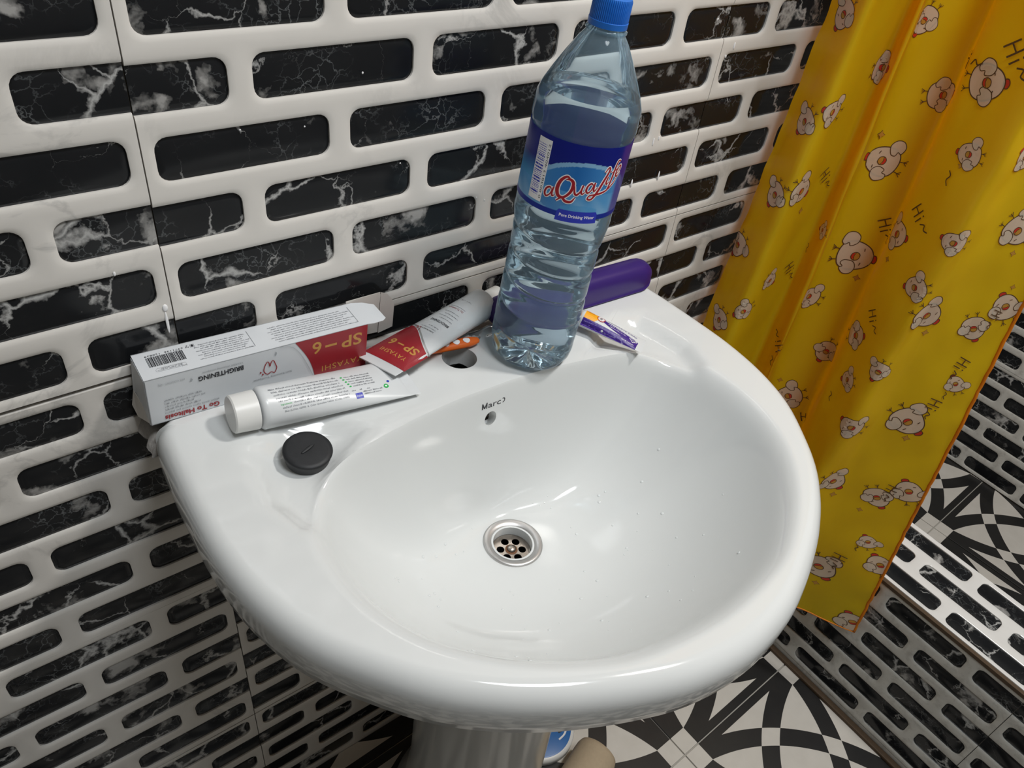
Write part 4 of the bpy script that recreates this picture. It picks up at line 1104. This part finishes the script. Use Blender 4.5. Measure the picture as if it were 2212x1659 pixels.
# ------------------------------------------------------------------ shower curtain
K = [  # plan point at z=0 and at z=-.93
    ((.750, -.020), (.655, -.018)), ((.702, -.088), (.668, -.066)), ((.786, -.086), (.780, -.066)), ((.760, -.116), (.752, -.126)),
    ((.820, -.086), (.818, -.094)), ((.868, -.140), (.866, -.156)), ((.812, -.162), (.808, -.186)), ((.770, -.257), (.770, -.234)), ((.815, -.268), (.815, -.262)), ((.862, -.303), (.876, -.378))]
ZT, ZB = .60, -.930
SUB = 9
def slice_at(z):
    t = -z / .93; c = [Vector((a[0] + (b[0] - a[0]) * t, a[1] + (b[1] - a[1]) * t)) for a, b in K]
    P = []
    for i in range(len(c) - 1):
        for k in range(SUB): P.append(c[i].lerp(c[i + 1], k / SUB))
    P.append(c[-1])
    for _ in range(4): P = [P[0]] + [(P[i - 1] + P[i] * 2 + P[i + 1]) / 4 for i in range(1, len(P) - 1)] + [P[-1]]
    out = []
    for i, p in enumerate(P):
        a = P[max(i - 1, 0)]; b = P[min(i + 1, len(P) - 1)]; d = (b - a).normalized(); nn = Vector((d.y, -d.x))
        q = p + nn * (.0035 * noise.noise(Vector((i * .22, z * 7.0, 2.0))) + .0016 * noise.noise(Vector((i * .5, z * 19, 8))))
        e = min(i, len(P) - 1 - i) / 3.0
        if e < 1: q += nn * .0030 * (1 - e) * noise.noise(Vector((i, z * 30, 4)))
        out.append(q)
    return out
NZ = 150
ZS = [ZB + (ZT - ZB) * j / NZ for j in range(NZ + 1)]
GR = [slice_at(z) for z in ZS]; NU = len(GR[0])
mid_ = slice_at(-.45); SL = [0.0]
for i in range(1, NU): SL.append(SL[-1] + (mid_[i] - mid_[i - 1]).length)
def hem(i, z):  # the lower hem rises a little in the folds
    return z + (.010 * noise.noise(Vector((i * .15, 0, 0))) if z <= ZB + 1e-6 else 0)
def cl_pos(s, z, h=0.0):
    s = max(0, min(SL[-1] - 1e-6, s)); z = max(ZB, min(ZT, z))
    lo, hi = 0, NU - 1
    while hi - lo > 1:
        m_ = (lo + hi) // 2
        if SL[m_] <= s: lo = m_
        else: hi = m_
    fu = (s - SL[lo]) / (SL[hi] - SL[lo]); fz = (z - ZB) / (ZT - ZB) * NZ; j = min(int(fz), NZ - 1); fz -= j
    a = GR[j][lo].lerp(GR[j][hi], fu); b = GR[j + 1][lo].lerp(GR[j + 1][hi], fu); p = a.lerp(b, fz)
    t = (GR[j][hi] - GR[j][lo]).normalized()
    return Vector((p.x + t.y * h, p.y - t.x * h, z))
cur = empty('shower_curtain', (.80, -.20, ZB)); meta(cur, 'yellow shower curtain printed with white chicks, hanging beside the basin', 'curtain'); bpy.context.view_layer.update()
vs = [(p.x, p.y, z) for z, row in zip(ZS, GR) for p in row]; fs = [(j * NU + i, j * NU + i + 1, (j + 1) * NU + i + 1, (j + 1) * NU + i) for j in range(NZ) for i in range(NU - 1)]
o = mesh('curtain_cloth', vs, fs, YELLOW, None, True); wp(o, cur)
# stitched edge: a narrow orange roll along the free side and the lower hem
def cord(name, pts, r, mat, parent):
    vs, fs = [], []; n = 8; N = len(pts)
    for i, p in enumerate(pts):
        t = (pts[min(i + 1, N - 1)] - pts[max(i - 1, 0)]).normalized(); a = t.cross(Vector((.3, .2, .93))).normalized() if abs(t.z) < .9 else t.cross(Vector((1, 0, 0))).normalized(); b = t.cross(a)
        for k in range(n): an = 2 * PI * k / n; vs.append(p + a * r * math.cos(an) + b * r * math.sin(an))
    for i in range(N - 1):
        for k in range(n): k2 = (k + 1) % n; fs.append((i * n + k, i * n + k2, (i + 1) * n + k2, (i + 1) * n + k))
    fs += [tuple(reversed(range(n))), tuple(range((N - 1) * n, N * n))]
    o = mesh(name, vs, fs, mat, None, True); wp(o, parent); return o
pts = [cl_pos(SL[-1], ZB + (ZT - ZB) * k / 220) + Vector((.0008 * noise.noise(Vector((k * .4, 0, 0))), .0012 * noise.noise(Vector((0, k * .5, 0))), 0)) for k in range(221)]
cord('side_stitching', pts, .0023, ORANGE_T, cur)
cord('hem_stitching', [cl_pos(SL[-1] * k / 160, ZB, 0) for k in range(161)], .0013, ORANGE_T, cur)

# printed chicks in cloth coordinates (s along the cloth, z height, size, angle of the comb direction)
def chick(s, z, sz, ang, var=0, flip=1):
    it = []
    body = [(-.36, -.42), (-.50, -.12), (-.44, .22), (-.28, .47), (0, .58), (.28, .47), (.44, .22), (.50, -.12), (.36, -.42), (0, -.52)]
    comb = [(-.11, .54), (-.13, .67), (-.01, .72), (.11, .66), (.09, .54)]
    it.append(blob(comb, 2, 4)); it.append(stroke(comb, .03, 1, 4, closed=True))
    it.append(blob(body, 0, 5)); it.append(stroke(body, .035, 1, 5, closed=True))
    if var == 0: wings = [((-.40, .02), 35), ((.40, .02), -35)]
    elif var == 1: wings = [((-.42, -.05), 20), ((.55, -.22), -70)]
    else: wings = [((-.55, -.25), 65), ((.42, -.10), -15)]
    for (wx, wy), wa in wings:
        w_ = [(-.20, -.20), (-.24, .08), (-.06, .24), (.16, .20), (.24, .0), (.12, -.20), (.02, -.14), (-.06, -.26)]
        a = math.radians(wa); q = [(wx + x * math.cos(a) - y * math.sin(a), wy + x * math.sin(a) + y * math.cos(a)) for x, y in w_]
        it.append(blob(q, 0, 4)); it.append(stroke(q, .028, 1, 4, closed=True))
    bk = [(-.13, .06), (-.05, .17), (.10, .15), (.15, .02), (.06, -.09), (-.08, -.07)]
    it.append(blob(bk, 3, 4)); it.append(blob([(-.11, -.01), (-.02, .01), (.12, -.01), (.05, -.09), (-.07, -.08)], 2, 4)); it.append(stroke(bk, .025, 1, 4, closed=True)); it.append(stroke([(-.12, .04), (0, .0), (.14, .03)], .02, 1, 4))
    it.append(stroke([(-.30, .24), (-.20, .26)], .028, 1)); it.append(stroke([(.20, .26), (.30, .24)], .028, 1))
    for fx in (-.18, .18):
        it.append(stroke([(fx, -.50), (fx * 1.15, -.68)], .028, 1))
        for d in (-.09, 0, .09): it.append(stroke([(fx * 1.15, -.62), (fx * 1.15 + d, -.74)], .024, 1))
    sz *= .68
    return [xf(i, sz * flip, sz, rot=ang, dx=s, dy=z) + (k + 1,) for k, i in enumerate(it)]
def hi(s, z, sz, ang, tail=True):
    it = [stroke([(-.5, -.5), (-.42, .5)], .10, 1), stroke([(.05, -.5), (.1, .5)], .10, 1), stroke([(-.48, .02), (.08, .04)], .09, 1), stroke([(.42, -.5), (.45, .1)], .10, 1), stroke([(.46, .30), (.48, .42)], .11, 1)]
    if tail: it.append(stroke([(.8, -.15), (1.05, .18), (1.3, -.05), (1.6, .12)], .09, 1))
    return [xf(i, sz, rot=ang, dx=s, dy=z) + (30,) for i in it]
def star(s, z, sz):
    return [xf(poly([(0, .5), (.16, .16), (.5, 0), (.16, -.16), (0, -.5), (-.16, -.16), (-.5, 0), (-.16, .16)], 3), sz, dx=s, dy=z), xf(stroke([(0, .5), (.16, .16), (.5, 0), (.16, -.16), (0, -.5), (-.16, -.16), (-.5, 0), (-.16, .16)], .08, 1, closed=True, smooth=False), sz, dx=s, dy=z) + (1,)]
def sq(s, z, sz, ang): return [xf(stroke([(-.5, -.1), (-.2, .12), (.15, -.08), (.5, .12)], .09, 1), sz, rot=ang, dx=s, dy=z) + (30,)]
CH = [["c",0.1449,-0.0857,0.0422,-1.45,0],["c",0.0734,-0.1301,0.0393,1.37,1],["c",0.3026,-0.1104,0.0457,-1.28,0],["c",0.3969,-0.0679,0.0529,-1.24,0],["c",0.2693,-0.2001,0.0557,1.4,1],["c",0.0762,-0.2273,0.0455,-1.98,2],["c",0.0932,-0.361,0.0328,-2.13,2],["c",0.2837,-0.3316,0.0638,-1.54,2],["c",0.418,-0.1369,0.0361,-4.49,1],["c",0.3738,-0.2612,0.0466,-1.36,2],["c",0.4374,-0.2951,0.0389,-4.26,1],["c",0.2472,-0.4047,0.0438,1.35,1],["c",0.4509,-0.2262,0.0352,1.55,1],["c",0.5281,-0.2054,0.0503,-2.02,2],["c",0.0381,-0.149,0.0398,-3.53,1],["c",0.0386,-0.2409,0.0409,-3.47,1],["c",0.0096,-0.329,0.043,-3.52,2],["c",0.0306,-0.4339,0.0402,-3.34,1],["c",0.0288,-0.035,0.0417,-3.48,1],["c",0.2477,-0.036,0.0406,-3.48,0],["c",0.1694,-0.2835,0.0259,-4.52,1],["c",0.0629,-0.4028,0.036,-4.07,1],["c",0.4718,-0.3278,0.0501,-2.05,2],["c",0.5406,-0.3362,0.0437,-2.62,0],["c",0.5655,-0.3011,0.0474,0.63,1],["c",0.3849,-0.407,0.0449,-1.02,0],["c",0.3028,-0.4873,0.0458,-3.42,0],["c",0.4104,-0.4637,0.0371,-4.18,1],["c",0.4488,-0.4177,0.037,-3.37,1],["c",0.523,-0.4938,0.0592,-2.24,2],["c",0.5546,-0.4197,0.0316,0.62,1],["c",0.4538,-0.5158,0.0443,1.36,1],["c",0.2794,-0.5837,0.0537,-4.2,1],["c",0.4748,-0.6285,0.0489,-2.35,2],["c",0.5357,-0.6385,0.0455,-2.56,0],["c",0.5663,-0.6115,0.0497,0.5,1],["c",0.552,-0.7294,0.0318,0.53,1],["c",0.5155,-0.8164,0.0611,-2.57,2],["c",0.577,-0.7663,0.0473,0.59,1],["c",0.5791,-0.9099,0.0525,0.43,1],["c",0.4853,-0.1239,0.0361,0.96,1],["h",0.4115,-0.031,0.0191,-0.74],["h",0.3572,-0.0583,0.0177,0.11],["h",0.1217,-0.2148,0.0156,-0.8],["h",0.3052,-0.2792,0.0169,-1.0],["h",0.3928,-0.222,0.0168,-0.52],["h",0.1291,-0.3499,0.0152,-0.93],["h",0.4005,-0.364,0.0151,-0.73],["h",0.179,-0.4627,0.0158,2.35],["h",0.3146,-0.6125,0.0163,0.46],["h",0.5497,-0.3887,0.0155,-1.78],["h",0.5467,-0.6161,0.0143,-1.65],["h",0.5311,-0.7819,0.017,-1.61],["h",0.5421,-0.4572,0.0159,-1.67],["h",0.5581,-0.3132,0.0125,-1.72],["q",0.4095,-0.1688,0.0163,-1.41],["q",0.1511,-0.3187,0.0126,-1.45],["q",0.393,-0.507,0.0148,-1.36],["q",0.1766,-0.4897,0.0147,-1.45],["q",0.5485,-0.4395,0.0118,-1.54],["q",0.5426,-0.7459,0.0122,-1.55],["s",0.2537,-0.1681,0.0105],["s",0.0984,-0.2592,0.0095],["s",0.2989,-0.3629,0.0105],["s",0.4844,-0.3544,0.0098],["s",0.5322,-0.5226,0.0107],["s",0.4862,-0.6578,0.0104],["s",0.379,-0.2941,0.0083],["s",0.4148,-0.151,0.007],["s",0.5383,-0.2328,0.0081],["s",0.561,-0.2735,0.0075],["s",0.525,-0.6719,0.008],["s",0.522,-0.8551,0.0097],["s",0.2569,-0.5582,0.0087]] #CHDATA
def curt_map(x, y, h): return cl_pos(x, y, h)
its = []
for d in CH:
    kd = d[0]
    if kd == 'c': its += chick(*d[1:])
    elif kd == 'h': its += hi(*d[1:])
    elif kd == 's': its += star(*d[1:])
    elif kd == 'q': its += sq(*d[1:])
if its:
    def inb(it): return [p for p in it[0] if 0.001 < p[0] < SL[-1] - .001 and ZB + .002 < p[1] < ZT]
    its = [i for i in its if inb(i)]
    decal('chick_print', its, [CREAM, BRN, COMB, BEAK], curt_map, cur, .004, base=.0004, step=.00004)
    bpy.data.objects['chick_print']['kind'] = 'stuff'

# ------------------------------------------------------------------ things on the floor under the basin
M = Matrix.Translation((.408, -.150, -1.1298))
lid = empty('round_tin', M=M); meta(lid, 'flat round blue and white tin lying on the patterned floor behind the pedestal', 'tin')
v, f = lathe([(.0001, 0), (.058, 0), (.061, .002), (.061, .014), (.0585, .0165), (.0545, .0170)], 64); mesh('tin_rim', v, f, PLAST_W, lid, True)
v, f = lathe([(.0548, .0170), (.053, .0176), (.0001, .0176)], 64); o = mesh('tin_top', v, f, LIDB, lid, True)
its = [poly([(-.03, .004), (.006, -.004), (.002, .03), (-.02, .04)], 0), stroke([(.012, -.004), (.016, -.016), (.022, -.022), (.018, -.034)], [.003, .008, .006, .009], 1), stroke([(.006, -.040), (.020, -.040), (.034, -.034)], .003, 2)]
bpy.context.view_layer.update()
decal('tin_print', its, [RED_P, INK, WHITE_P], plane_map(M @ Matrix.Translation((0, 0, .0178)) @ Matrix.Rotation(math.radians(10), 4, 'Z')), lid, 1)
ctr_ = Vector((.4560, -.2440, -1.0945)); ax = Vector((-.95, -.33, 0)).normalized()
Mr = frameM(ctr_, ax, (0, 0, 1))
v, f = lathe([(.012, 0), (.026, .0), (.0325, .003), (.0345, .010), (.0350, .02), (.0350, .095), (.034, .10), (.012, .10)], 48); v = [(z, x, y) for x, y, z in v]
rl = mesh('paper_roll', v, f, TAN, None, True, M=Mr); meta(rl, 'beige paper roll lying on the floor right of the pedestal', 'paper roll')
